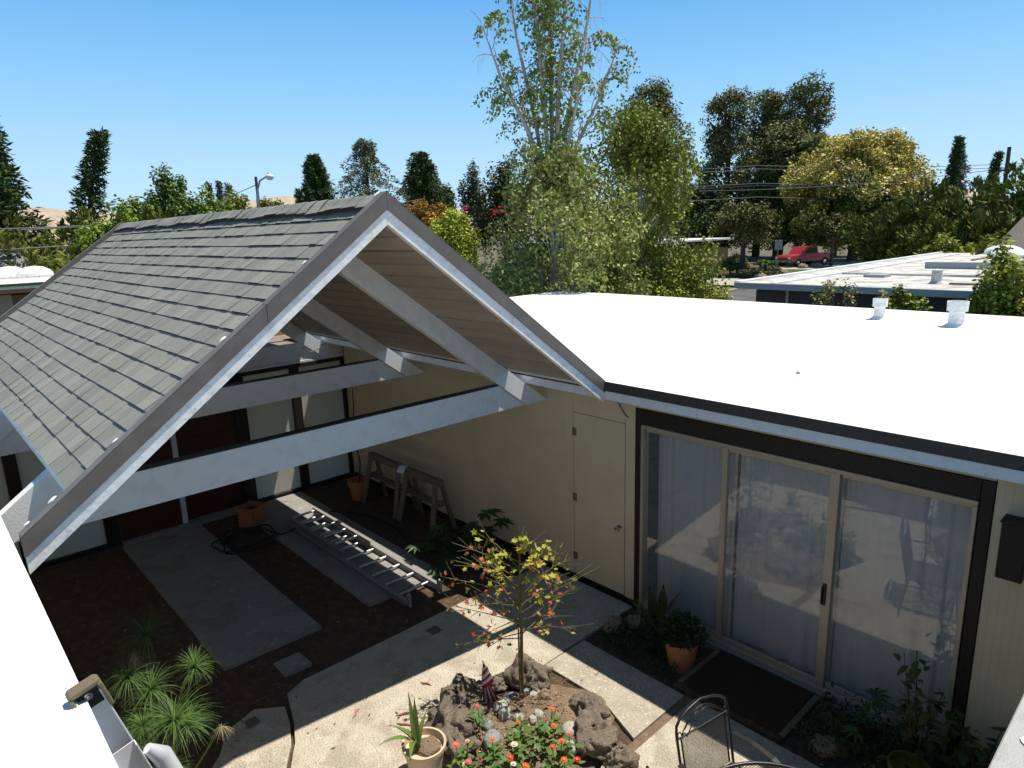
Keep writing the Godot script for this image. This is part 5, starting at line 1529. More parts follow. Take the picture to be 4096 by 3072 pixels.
func build_table() -> void:
	var t := thing("patio_table", "round wrought iron mesh table at the bottom edge beside the chair", "table", Vector3(3.1, 0.037, -1.26))
	var rim := G.new()
	var pts: Array = []
	for k in 49:
		var a := TAU * k / 48.0
		pts.append(Vector3(cos(a) * 0.55, 0.7, sin(a) * 0.55))
	rim.tube(pts, [0.012], 8, false)
	put("rim", rim, M.black_metal, t)
	var ms := G.new()
	for k in range(-34, 35):
		var x := k * 0.016
		var h := sqrt(maxf(0.0, 0.55 * 0.55 - x * x))
		ms.tube([Vector3(x, 0.7, -h), Vector3(x, 0.7, h)], [0.0018], 3, false)
		ms.tube([Vector3(-h, 0.7, x), Vector3(h, 0.7, x)], [0.0018], 3, false)
	put("mesh_top", ms, M.black_metal, t)
	for k in 4:
		var lg := G.new()
		var a := TAU * k / 4.0 + 0.5
		lg.tube([Vector3(cos(a) * 0.5, 0.69, sin(a) * 0.5), Vector3(cos(a) * 0.3, 0.3, sin(a) * 0.3), Vector3(cos(a) * 0.42, 0.0, sin(a) * 0.42)], [0.011], 8)
		put("leg", lg, M.black_metal, t)


# ---------- trees ----------
func pick(cols: Array, lo := 0.7, hi := 1.3) -> Color:
	var c: Color = cols[rng.randi() % cols.size()]
	var s := rr(lo, hi)
	return Color(c.r * s, c.g * s, c.b * s)


func clump(g: G, c: Vector3, r: Vector3, n: int, l: float, w: float, cols: Array, droop := 0.0) -> void:
	var tone := rr(0.65, 1.35)
	for k in n:
		var d := rv()
		var p := c + Vector3(d.x * r.x, d.y * r.y, d.z * r.z) * pow(rng.randf(), 0.4)
		var nn := (rv() * 0.9 + d * 0.5 + Vector3(0, 0.75, 0)).normalized()
		var dir := nn.cross(rv() + Vector3(0, droop, 0)).normalized()
		g.col = pick(cols) * tone
		g.leaf(p, dir, nn.cross(dir), l * rr(0.7, 1.3), w * rr(0.7, 1.3))


func limb(g: G, a: Vector3, b: Vector3, r0: float, r1: float, bow := 0.1) -> void:
	var m := a.lerp(b, 0.5) + rv() * a.distance_to(b) * bow
	g.tube([a, a.lerp(m, 0.6) + rv() * 0.01, m.lerp(b, 0.4), b], [r0, lerpf(r0, r1, 0.4), lerpf(r0, r1, 0.7), r1], 6)


func tree(called: String, label: String, at: Vector3, bark: String, category := "tree", group := "") -> Array:
	var t := thing(called, label, category, at, 0.0, group)
	return [t, G.new(), G.new(), bark]


func finish(a: Array, leaf := "leaves") -> void:
	if a[1].v.size(): put("trunk", a[1], M[a[3]], a[0])
	put("crown", a[2], M[leaf], a[0], Transform3D(), "stuff")


func round_tree(called: String, label: String, at: Vector3, h: float, rad: Vector3, n: int, per: int, l: float, cols: Array, droop := 0.1, group := "", low := 0.0, cr := 0.3) -> void:
	# crown: clumps spread through an ellipsoid whose top is at h
	var a := tree(called, label, at, "bark", "tree", group)
	var mid := Vector3(0, h - rad.y, 0)
	a[1].tube([Vector3(0, -0.15, 0), Vector3(0.05, mid.y * 0.5, 0), mid], [rad.x * 0.08 + 0.03, rad.x * 0.065 + 0.02, rad.x * 0.03], 8)
	for k in n:
		var d := rv()
		if d.y < -0.5 + low:
			d.y = absf(d.y) * 0.5
		var q := rr(0.45, 0.92)
		var c := mid + Vector3(d.x * rad.x, d.y * rad.y, d.z * rad.z) * q
		if k % 4 == 0:
			limb(a[1], mid * rr(0.5, 1.0), c, rad.x * 0.03, 0.01)
		clump(a[2], c, rad * cr * rr(0.7, 1.25), int(per * 1.5), l * 1.1, l * 0.66, cols, droop)
	finish(a)


func conifer(called: String, label: String, at: Vector3, h: float, r: float, n: int, l: float, cols: Array, droop := 0.25, lean := Vector3.ZERO, bare := 0.1, group := "", shape := 0.85, per := 16) -> void:
	var a := tree(called, label, at, "bark", "tree", group)
	var spine := func(q: float) -> Vector3: return Vector3(0, h * q, 0) + lean * q * q * h
	a[1].tube([Vector3(0, -0.15, 0), spine.call(0.35), spine.call(0.7), spine.call(0.98)], [h * 0.022 + 0.05, h * 0.016 + 0.03, h * 0.009 + 0.015, 0.012], 7)
	for k in n:
		var q := lerpf(bare, 0.985, pow((k + rng.randf()) / n, 0.9))
		var ln := (r * pow(1.0 - q, shape) + r * 0.07) * rr(0.4, 1.15)
		var an := k * 2.39996 + rr(-0.4, 0.4)
		var o := Vector3(cos(an), 0, sin(an))
		var s: Vector3 = spine.call(q)
		var tip := s + o * ln + Vector3(0, -droop * ln + rr(-0.05, 0.1) * ln, 0)
		if k % 3 == 0 and ln > 0.4:
			a[1].tube([s, tip], [0.02 + ln * 0.012, 0.008], 4, false)
		for j in int(per * 3.2):
			var f := pow(rng.randf(), 0.6)
			var p := s.lerp(tip, f) + Vector3(0, 0.12 * ln * sin(f * PI), 0) + rv() * l * 0.55
			var d := (o * 0.8 + rv() * 0.75 + Vector3(0, -droop * 0.5, 0)).normalized()
			a[2].col = pick(cols) * rr(0.85, 1.15)
			a[2].leaf(p, d, d.cross(rv() + Vector3(0, 0.5, 0)).normalized(), l * rr(0.6, 1.1), l * 0.26 * rr(0.7, 1.3))
	finish(a, "needles")


func sprays(called: String, label: String, at: Vector3, rad: Vector3, n: int, l: float, cols: Array, up := 0.9, group := "", per := 26) -> void:
	# juniper-like masses: pointed upward sprays in clumps
	var a := tree(called, label, at, "bark", "tree", group)
	a[1].tube([Vector3(0, -0.15, 0), Vector3(0.1, rad.y * 0.6, 0), Vector3(0.2, rad.y * 1.3, 0.1)], [0.22, 0.16, 0.06], 7)
	for k in n:
		var d := rv()
		d.y = absf(d.y) * 1.1 - 0.25
		var c := Vector3(d.x * rad.x, rad.y + d.y * rad.y, d.z * rad.z) * Vector3(1, 1, 1) * rr(0.55, 1.0)
		var ax := (Vector3(d.x, up, d.z) + rv() * 0.5).normalized()
		var tone := rr(0.75, 1.25)
		if k % 6 == 0:
			limb(a[1], Vector3(0.05, rad.y * 0.5, 0), c, 0.06, 0.02)
		for j in per:
			var f := rng.randf()
			var p := c + ax * f * rad.y * 0.3 + rv() * (0.16 * rad.x * (1.1 - f))
			var dir := (ax + rv() * 0.6).normalized()
			a[2].col = pick(cols) * tone
			a[2].leaf(p, dir, dir.cross(rv() + Vector3(0.3, 0.2, 0.3)).normalized(), l * rr(0.6, 1.3), l * 0.4)
	finish(a, "needles")


func hang_leaves(g: G, p: Vector3, ln: float, step: float, l: float, cols: Array, away: Vector3) -> void:
	# a hanging twig of small leaves
	var q := p
	var d := (away * 0.8 + Vector3(0, -0.3, 0)).normalized()
	var s := 0.0
	while s < ln:
		q += d * step
		d = (d + Vector3(0, -0.16, 0) + rv() * 0.12).normalized()
		s += step
		var out := (rv() + Vector3(0, -0.7, 0)).normalized()
		g.col = pick(cols, 0.75, 1.3)
		g.leaf(q + rv() * 0.05, out, out.cross(rv() + Vector3(0.3, 0.4, 0.3)).normalized(), l * rr(0.75, 1.25), l * 0.72 * rr(0.8, 1.2))


func build_birches() -> void:
	var cols := [Color(0.231, 0.281, 0.0515), Color(0.195, 0.259, 0.047), Color(0.287, 0.31, 0.0736), Color(0.162, 0.218, 0.0412)]
	# the tall, thinning birch
	var a := tree("birch_tree", "tall thin-crowned birch with many pale bare limbs against the sky", Vector3(13.3, 0, -12.7), "birch_bark")
	var right := Vector3(0.69, 0, 0.72)
	var deep := Vector3(0.72, 0, -0.69)
	a[1].tube([Vector3(0, -0.15, 0), Vector3(0.0, 2.5, 0), Vector3(0.05, 5.0, 0)], [0.16, 0.13, 0.1], 9)
	# leaders: [from height, sideways, depth, top, leafiness 0..1]
	for q in [[4.0, -1.15, 0.2, 10.9, 0.35], [4.2, -0.55, -0.2, 12.4, 0.75], [4.6, 0.05, 0.2, 12.8, 1.0], [4.4, 0.6, -0.1, 12.2, 0.45], [4.2, 1.3, 0.2, 11.2, 0.4], [4.8, -1.7, -0.2, 9.1, 0.9], [4.4, 1.75, 0.0, 8.6, 0.8], [3.8, 0.9, -0.5, 8.6, 0.5], [3.6, -0.9, 0.5, 8.0, 0.8]]:
		var p0 := Vector3(0, q[0], 0)
		var p1: Vector3 = right * q[1] * 0.35 + deep * q[2] + Vector3(0, lerpf(q[0], q[3], 0.4), 0)
		var p2: Vector3 = right * q[1] + deep * q[2] * 1.5 + Vector3(0, q[3], 0)
		var pm: Vector3 = p1.lerp(p2, 0.5) + right * q[1] * 0.06
		a[1].tube([p0, p1, pm, p2], [0.07, 0.055, 0.035, 0.008], 6)
		for k in 26:
			var f := rng.randf()
			var s: Vector3 = p1.lerp(p2, f)
			var o := (right * rr(-1.0, 1.0) + deep * rr(-1.0, 1.0) + Vector3(0, rr(0.1, 0.8), 0)).normalized()
			var ln := rr(0.35, 1.0) * (1.1 - f * 0.5)
			var e := s + o * ln
			a[1].tube([s, s.lerp(e, 0.5) + Vector3(0, 0.04, 0), e, e + o * 0.2 + Vector3(0, -0.2, 0)], [0.014, 0.011, 0.007, 0.003], 4, false)
			if rng.randf() < q[4] * 0.8 + 0.08:
				for j in 5:
					hang_leaves(a[2], s.lerp(e, rr(0.3, 1.0)), rr(0.25, 0.75), 0.05, 0.092, cols, o)
			elif rng.randf() < 0.6:   # bare hanging twigs
				for j in 3:
					var z := s.lerp(e, rr(0.4, 1.0))
					var z2 := z + o * 0.1 + Vector3(rr(-0.05, 0.05), -rr(0.15, 0.35), rr(-0.05, 0.05))
					a[1].tube([z, z2, z2 + Vector3(0, -rr(0.1, 0.25), 0)], [0.004, 0.003, 0.002], 3, false)
	for k in 130:   # leafy column round the main stem
		var y := rr(4.0, 10.5)
		var w := 0.55 - 0.02 * y
		var s2 := right * rr(-w, w) + deep * rr(-w, w) + Vector3(0, y, 0)
		for j in 3:
			hang_leaves(a[2], s2 + rv() * 0.15, rr(0.3, 0.8), 0.05, 0.092, cols, rv())
	finish(a)
	# the low, full, paler birch before it
	var pale := [Color(0.265, 0.29, 0.0811), Color(0.322, 0.342, 0.104), Color(0.207, 0.249, 0.0618), Color(0.357, 0.363, 0.125)]
	var b := tree("birch_tree", "low full pale-green birch with thin pale stems by the white roof corner", Vector3(12.95, 0, -12.2), "birch_bark")
	for q in [[-0.5, 0.1, 3.6], [0.1, 0.2, 4.6], [0.55, -0.1, 3.9], [-0.1, -0.4, 4.2], [0.9, 0.2, 3.4]]:
		var e2: Vector3 = right * q[0] * 1.3 + deep * q[1] + Vector3(0, q[2], 0)
		b[1].tube([right * q[0] * 0.15 + Vector3(0, -0.15, 0), right * q[0] * 0.4 + Vector3(0, 1.7, 0), right * q[0] * 0.8 + Vector3(0, 2.7, 0), e2], [0.06, 0.05, 0.035, 0.01], 6)
	for k in 95:
		var d := rv()
		var y := rr(0.9, 5.9)
		var wd := 2.05 if y < 4.2 else 2.0 * clampf((6.5 - y) / 2.2, 0.2, 1.0)
		var p := Vector3(d.x, 0, d.z).normalized() * wd * rr(0.35, 1.0) + Vector3(0, y, 0)
		var big := rr(0.28, 0.55)
		if k % 3 == 0: limb(b[1], Vector3(p.x * 0.2, y * 0.6, p.z * 0.2), p, 0.018, 0.006)
		for j in 38:
			hang_leaves(b[2], p + rv() * big, rr(0.2, 0.6), 0.052, 0.1, pale, rv())
	for k in 26:   # sprays that reach out over the corner of the white roof
		var p4 := Vector3(rr(-1.3, 0.1), rr(0.0, 1.0) + 2.9, rr(0.9, 1.9))
		if k % 4 == 0: limb(b[1], Vector3(0, 2.6, 0), p4, 0.016, 0.005)
		for j in 4:
			hang_leaves(b[2], p4 + rv() * 0.12, rr(0.15, 0.35), 0.052, 0.1, pale, rv())
	finish(b)
	# fuller birch to the right
	var dk := [Color(0.218, 0.249, 0.0412), Color(0.184, 0.218, 0.0353), Color(0.276, 0.3, 0.0588), Color(0.15, 0.176, 0.0294)]
	var c := tree("birch_tree", "broad olive-green birch right of the tall one", Vector3(17.4, 0, -13.0), "birch_bark")
	c[1].tube([Vector3(0, -0.15, 0), Vector3(0.1, 3.0, 0), Vector3(0.0, 6.0, 0.1)], [0.14, 0.1, 0.03], 8)
	for q in [[0.9, 0.0, 6.9], [-1.0, 0.2, 5.8], [1.3, 0.3, 5.4], [0.2, -0.2, 7.3]]:
		limb(c[1], Vector3(0.05, 3.4, 0), right * q[0] + deep * q[1] + Vector3(0, q[2], 0), 0.05, 0.012)
	for k in 105:
		var d3 := rv()
		var y3 := rr(0.8, 7.3)
		var w3 := 2.1 * clampf((8.2 - y3) / 3.2, 0.3, 1.0)
		var p3 := Vector3(d3.x, 0, d3.z).normalized() * w3 * rr(0.3, 1.0) + Vector3(0, y3, 0)
		var big3 := rr(0.35, 0.65)
		if k % 3 == 0: limb(c[1], Vector3(0.05, maxf(1.0, y3 - 1.5), 0), p3, 0.022, 0.006)
		for j in 34:
			hang_leaves(c[2], p3 + rv() * big3, rr(0.25, 0.7), 0.06, 0.112, dk, rv())
	finish(c)


func build_trees() -> void:
	build_birches()
	var euc := [Color(0.119, 0.144, 0.0475), Color(0.16, 0.168, 0.0594), Color(0.2, 0.18, 0.0594), Color(0.093, 0.114, 0.0407)]
	var dark := [Color(0.0583, 0.0957, 0.0271), Color(0.0797, 0.12, 0.0339), Color(0.0478, 0.0718, 0.022)]
	var jun := [Color(0.182, 0.186, 0.0316), Color(0.119, 0.14, 0.0244), Color(0.0837, 0.108, 0.0214), Color(0.168, 0.173, 0.0306)]
	# eucalyptus row: stacked ragged clumps
	for q in [[64.8, -46.9, 19.6, 3.3, "eucalyptus behind the broad birch, standing apart on the left"], [73.6, -42.5, 18.9, 3.0, "leftmost eucalyptus of the dense group"], [79.8, -41.6, 19.6, 3.0, "middle eucalyptus of the dense group"], [80.1, -36.5, 20.1, 3.1, "tallest eucalyptus, rightmost of the dense group"], [76.0, -36.8, 15.0, 3.0, "shorter olive eucalyptus in front of the dense group"]]:
		var a := tree("eucalyptus_tree", q[4], Vector3(q[0], 0, q[1]), "bark", "tree", "eucalyptus trees beyond the street")
		var h: float = q[2]
		var r: float = q[3]
		a[1].tube([Vector3(0, -0.15, 0), Vector3(0.4, h * 0.4, 0), Vector3(0, h * 0.85, 0.3)], [0.5, 0.34, 0.1], 8)
		for k in 150:
			var y := lerpf(0.1, 0.99, pow(rng.randf(), 0.8))
			var w := r * 1.35 * (0.78 + 0.22 * sin(y * 9.0 + q[0])) * sqrt(clampf((1.06 - y) * 3.0, 0.0, 1.0))
			var an := rr(0, TAU)
			var c := Vector3(cos(an) * w * rr(0.5, 1.0), y * h - 0.4, sin(an) * w * rr(0.5, 1.0))
			if k % 3 == 0: limb(a[1], Vector3(0.2, maxf(y * h - 3.0, 1.0), 0), c, 0.12, 0.03)
			clump(a[2], c, Vector3(1.15, 0.85, 1.15) * rr(0.7, 1.2), 120, 0.36, 0.18, euc, 0.6)
		finish(a)
	round_tree("dark_tree", "dark round tree in front of the dense eucalyptus group", Vector3(74.5, 0, -36.5), 10.2, Vector3(3.8, 4.9, 3.8), 70, 110, 0.32, dark, 0.2, "", 0.0, 0.28)
	round_tree("dark_tree", "dark tree behind the power lines left of the eucalyptus group", Vector3(69.5, 0, -43.5), 9.6, Vector3(3.6, 4.6, 3.6), 60, 110, 0.32, dark, 0.2, "", 0.0, 0.28)
	round_tree("dark_tree", "dark low tree at the end of the far lawn", Vector3(82.0, 0, -33.0), 7.0, Vector3(4.0, 3.2, 4.0), 60, 110, 0.3, dark, 0.2, "", 0.0, 0.28)
	round_tree("dark_tree", "dark tree just left of the birches", Vector3(32.3, 0, -35.5), 9.3, Vector3(2.1, 4.2, 2.1), 60, 130, 0.2, [Color(0.0708, 0.0798, 0.0204), Color(0.0974, 0.0957, 0.0226), Color(0.0531, 0.0638, 0.0169)], 0.2, "", 0.0, 0.28)
	round_tree("dark_tree", "slim grey-green tree at the left of the dark one", Vector3(38.4, 0, -46.1), 9.9, Vector3(1.3, 4.6, 1.3), 40, 80, 0.22, [Color(0.0884, 0.104, 0.0452), Color(0.062, 0.0798, 0.0339)], 0.2, "", 0.0, 0.32)
	round_tree("olive_tree", "dark olive tree with a thick trunk hiding the red truck's tail", Vector3(62.4, 0, -25.3), 4.6, Vector3(1.9, 1.7, 1.9), 60, 110, 0.24, [Color(0.0854, 0.088, 0.0195), Color(0.11, 0.11, 0.0234), Color(0.061, 0.066, 0.0156)], 0.2, "", 0.0, 0.28)
	# golden tree: gold clumps in the upper half, mostly dark olive ones below
	var gold := [Color(0.6, 0.48, 0.13), Color(0.5, 0.43, 0.11), Color(0.66, 0.52, 0.18), Color(0.37, 0.36, 0.08), Color(0.24, 0.26, 0.055)]
	var g := tree("golden_tree", "broad dome-shaped tree in golden bloom behind the neighbouring roof", Vector3(71.9, 0, -27.2), "bark")
	for q in [[-1.2, 0.4], [0.4, -0.3], [1.3, 0.3]]:
		g[1].tube([Vector3(q[0] * 0.4, -0.15, 0), Vector3(q[0] * 0.8, 1.8, q[1]), Vector3(q[0] * 2.0, 5.5, q[1] * 3.0)], [0.34, 0.28, 0.1], 8)
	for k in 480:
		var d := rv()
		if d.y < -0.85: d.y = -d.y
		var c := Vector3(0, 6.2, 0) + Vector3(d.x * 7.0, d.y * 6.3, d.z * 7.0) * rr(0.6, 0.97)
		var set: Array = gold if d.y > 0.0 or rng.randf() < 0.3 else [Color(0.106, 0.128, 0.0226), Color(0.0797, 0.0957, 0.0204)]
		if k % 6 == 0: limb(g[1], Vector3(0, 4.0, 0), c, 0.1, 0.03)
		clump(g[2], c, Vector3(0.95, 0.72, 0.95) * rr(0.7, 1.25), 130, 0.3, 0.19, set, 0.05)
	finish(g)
	# palm beside it
	var p := thing("fan_palm", "fan palm rising behind the golden tree's left side", "palm", Vector3(74.5, 0, -32.8))
	var pt := G.new()
	pt.tube([Vector3(0, -0.15, 0), Vector3(0.1, 5.5, 0), Vector3(0, 11.6, 0)], [0.3, 0.22, 0.2], 9)
	put("trunk", pt, M.bark, p)
	for k in 26:
		var an := k * 2.4
		var el := rr(-0.7, 1.2)
		var d2 := Vector3(cos(an) * cos(el), sin(el), sin(an) * cos(el))
		var fr := G.new()
		fr.tube([Vector3.ZERO, d2 * 0.9], [0.03, 0.02], 4)
		var side := d2.cross(Vector3.UP).normalized()
		for j in 15:
			var b := lerpf(-1.2, 1.2, j / 14.0)
			var q2 := (d2 * cos(b) + side * sin(b) + Vector3(0, -0.25 - 0.2 * absf(b), 0)).normalized()
			fr.leaf(d2 * 0.9, q2, q2.cross(d2 + Vector3(0, 0.3, 0.1)).normalized(), 1.1, 0.13)
		put("frond", fr, M.leaf_deep if k % 4 else M.leaf_green, p, Transform3D(Basis(), Vector3(0, 11.6, 0)))
	# small garden tree across the street
	round_tree("garden_tree", "small loose tree by the mailbox and far lawn", Vector3(49.9, 0, -27.1), 6.0, Vector3(2.7, 2.3, 2.7), 80, 110, 0.2, [Color(0.124, 0.135, 0.0339), Color(0.0884, 0.104, 0.0249), Color(0.177, 0.135, 0.0509)], 0.3, "", 0.0, 0.26)
	# conifers and junipers on the right
	conifer("leaning_cypress", "dark crooked cypress spire, taller one on the right", Vector3(56.0, 0, -15.1), 9.4, 0.55, 80, 0.3, dark, -0.5, Vector3(0.0, 0, 0.05), 0.2, "", 0.7, 18)
	conifer("blue_cedar", "pale blue-green cedar behind the crooked cypress", Vector3(72.6, 0, -18.9), 10.1, 2.6, 110, 0.36, [Color(0.124, 0.167, 0.113), Color(0.0974, 0.135, 0.0905)], 0.1, Vector3.ZERO, 0.2, "", 0.9, 16)
	conifer("leaning_cypress", "dark crooked cypress spire nearest the right utility pole", Vector3(56.5, 0, -12.9), 8.2, 0.42, 64, 0.28, dark, -0.5, Vector3(0.03, 0, 0.06), 0.2, "", 0.7, 18)
	for q in [[50.0, -14.4, 2.6, 3.1, 2.4, "pointed juniper mass under the crooked cypress"], [48.6, -11.6, 2.7, 3.0, 2.4, "broad juniper mass left of the utility pole"], [46.5, -8.6, 3.0, 3.2, 2.6, "broad juniper mass cut by the right edge"], [47.9, -14.9, 2.4, 2.4, 2.2, "low juniper beside the golden tree"], [43.5, -11.8, 2.6, 1.9, 2.2, "low dark juniper in front of the others"], [42.0, -9.0, 2.8, 2.0, 2.4, "low wide juniper at the right over the neighbouring roof"], [52.5, -17.5, 2.6, 2.6, 2.4, "juniper partly behind the golden tree"]]:
		sprays("juniper_tree", q[5], Vector3(q[0], 0, q[1]), Vector3(q[2], q[3], q[4]), 150, 0.38, jun, 0.9, "junipers on the right", 64)
	# left side
	conifer("redwood_tree", "tall dark conifer cut by the left edge", Vector3(3.9, 0, -39.6), 11.4, 3.0, 280, 0.42, dark + [Color(0.0708, 0.0957, 0.0226)], 0.1, Vector3.ZERO, 0.15, "", 0.75, 26)
	conifer("leaning_cypress", "narrow leaning conifer standing above the bushes on the left", Vector3(8.3, 0, -43.5), 9.9, 1.15, 95, 0.34, dark + [Color(0.0884, 0.112, 0.0249)], -0.25, Vector3(0.16, 0, 0.09), 0.3, "", 0.55, 16)
	for q in [[4.2, -36.0, 2.4, 2.5, 2.2, "juniper mass behind the neighbouring roof on the left"], [7.9, -39.5, 2.2, 2.75, 2.2, "juniper mass under the leaning conifer"], [6.4, -33.5, 2.2, 1.9, 2.0, "low juniper behind the white skylights"], [11.0, -40.5, 1.8, 2.7, 1.8, "juniper between the leaning conifer and the poplars"]]:
		sprays("juniper_tree", q[5], Vector3(q[0], 0, q[1]), Vector3(q[2], q[3], q[4]), 130, 0.36, jun, 0.6, "junipers on the left", 46)
	round_tree("lime_tree", "light green round tree over the far barge board on the left", Vector3(6.3, 0, -27.6), 5.35, Vector3(1.25, 2.0, 1.25), 60, 130, 0.14, [Color(0.212, 0.303, 0.0282), Color(0.177, 0.255, 0.0249), Color(0.265, 0.351, 0.0396)], 0.0, "", 0.0, 0.28)
	for q in [[13.4, -44.2, 8.3, 1.6, "taller poplar of the green row on the left"], [11.4, -43.6, 7.3, 1.5, "poplar at the left end of the green row"], [15.4, -43.6, 7.2, 1.7, "poplar at the right end of the green row"]]:
		round_tree("poplar_tree", q[4], Vector3(q[0], 0, q[1]), q[2], Vector3(q[3], 3.6, q[3]), 60, 110, 0.2, [Color(0.167, 0.248, 0.0458), Color(0.216, 0.301, 0.0687), Color(0.131, 0.194, 0.0381)], -0.5, "poplars in the green row", 0.0, 0.26)
	for q in [[50.1, -141.4, 15.0, "leftmost of three tiny far conifers before the hill"], [51.9, -140.6, 15.4, "middle of three tiny far conifers before the hill"], [53.5, -140.2, 14.8, "rightmost of three tiny far conifers before the hill"], [57.5, -118.0, 12.4, "far conifer behind the utility pole with crossarm"]]:
		conifer("far_conifer", q[3], Vector3(q[0], 0, q[1]), q[2], 1.7, 60, 0.6, dark, 0.1, Vector3.ZERO, 0.15, "far conifers before the hill", 0.7, 14)
	for q in [[40.0, -102.5, 11.0, 2.8, "far yellow-green tree left of the street lamp"], [37.5, -103.0, 10.0, 2.6, "far yellow-green tree at the foot of the hill"], [44.0, -101.0, 10.2, 2.8, "far yellow-green tree right of the street lamp"]]:
		round_tree("far_tree", q[4], Vector3(q[0], 0, q[1]), q[2], Vector3(q[3], 3.0, q[3]), 26, 60, 0.4, [Color(0.231, 0.255, 0.0339), Color(0.177, 0.208, 0.0339)], 0.0, "far trees before the hill", 0.0, 0.3)
	conifer("redwood_tree", "dark cone-shaped conifer right of the street lamp", Vector3(39.1, 0, -75.5), 13.2, 4.2, 280, 0.5, dark, 0.0, Vector3.ZERO, 0.15, "", 0.8, 26)
	conifer("deodar_cedar", "grey-green cedar with drooping sprays left of the gable peak", Vector3(33.8, 0, -55.5), 12.6, 7.2, 100, 0.36, [Color(0.177, 0.191, 0.108), Color(0.133, 0.152, 0.0796), Color(0.231, 0.231, 0.13)], 0.4, Vector3.ZERO, 0.3, "", 0.85, 34)
	conifer("pine_tree", "dark ragged pine just right of the gable peak", Vector3(45.5, 0, -63.4), 12.6, 5.2, 230, 0.5, dark + [Color(0.0797, 0.0878, 0.0226)], 0.05, Vector3.ZERO, 0.15, "", 0.75, 26)
	round_tree("dark_tree", "low dark tree right of the ragged pine", Vector3(58.0, 0, -75.6), 10.2, Vector3(2.6, 3.6, 2.6), 34, 90, 0.4, dark, 0.1, "", 0.0, 0.3)
	round_tree("rust_tree", "rust-orange blooming tree behind the gable's right slope", Vector3(26.6, 0, -36.5), 6.15, Vector3(2.1, 2.2, 2.1), 60, 120, 0.16, [Color(0.389, 0.176, 0.0339), Color(0.336, 0.191, 0.0339), Color(0.248, 0.16, 0.0339)], 0.0, "", 0.0, 0.25)
	round_tree("lime_tree", "bright yellow-green tree right of the gable's right slope", Vector3(19.8, 0, -25.4), 5.35, Vector3(1.3, 2.3, 1.3), 74, 140, 0.12, [Color(0.354, 0.398, 0.0339), Color(0.265, 0.334, 0.0294), Color(0.442, 0.462, 0.0565)], 0.2, "", 0.0, 0.25)
	var rb := G.new()
	for k in 60:
		var cl: Vector3 = [Vector3(0, 0, 0), Vector3(0.9, -0.35, 0.9), Vector3(1.3, -0.2, 1.2)][k % 3]
		rb.col = Color(0.7, 0.0239, 0.0565) * rr(0.6, 1.2)
		rb.leaf(cl + rv() * 0.18, rv(), rv(), 0.14, 0.1)
	tag(put("red_blossom", rb, M.leaves, self, Transform3D(Basis(), Vector3(20.3, 5.2, -25.0)), "stuff"), "sprigs of dark red blossom over the yellow-green tree", "blossom")
	# shrubs just beyond the white roof
	var lime := [Color(0.248, 0.287, 0.0339), Color(0.195, 0.239, 0.0317), Color(0.318, 0.319, 0.0509)]
	for q in [[19.6, -12.7, 3.3, 1.3, 70, "yellow-green bamboo-like bush below the broad birch"], [18.0, -11.3, 2.9, 1.2, 60, "low olive bush right of the birches by the roof rim"], [15.3, -12.6, 3.3, 1.3, 70, "low olive bush at the foot of the birches"], [16.6, -12.0, 2.75, 1.1, 50, "low bush between the birches and the bamboo-like one"], [14.4, -4.4, 2.95, 0.62, 46, "leafy bush behind the roof vents"], [15.2, -3.0, 3.65, 0.75, 70, "tall yellow-green bamboo at the right edge"], [14.6, -1.9, 3.1, 0.7, 50, "leafy bush below the tall bamboo at the right edge"], [32.9, -8.4, 3.3, 1.3, 46, "bright green bush behind the neighbouring roof"], [30.9, -7.0, 3.15, 1.1, 36, "yellow-tipped bush right of the bright green one"]]:
		round_tree("bush", q[5], Vector3(q[0], 0, q[1]), q[2], Vector3(q[3], q[2] * 0.5, q[3]), q[4], 120, 0.09 if q[0] < 20.0 else 0.16, lime, -0.1, "bushes beyond the white roof", 0.0, 0.24)
	var rose := tree("rose_bush", "rose bush with faded tan blooms before the dark blue wall", Vector3(14.15, 0, -5.5), "twig", "bush")
	for k in 22:
		var tip := Vector3(rr(-0.45, 0.45), rr(1.9, 2.75), rr(-0.45, 0.45))
		limb(rose[1], Vector3(0, 0.2, 0), tip, 0.012, 0.004, 0.05)
		clump(rose[2], tip, Vector3(0.16, 0.18, 0.16), 34, 0.07, 0.045, [Color(0.124, 0.16, 0.0339), Color(0.177, 0.176, 0.0452)], 0.0)
		if k % 3 == 0: clump(rose[2], tip + Vector3(0, 0.1, 0), Vector3(0.05, 0.05, 0.05), 24, 0.05, 0.04, [Color(0.7, 0.351, 0.158), Color(0.601, 0.255, 0.113)], 0.0)
	finish(rose)


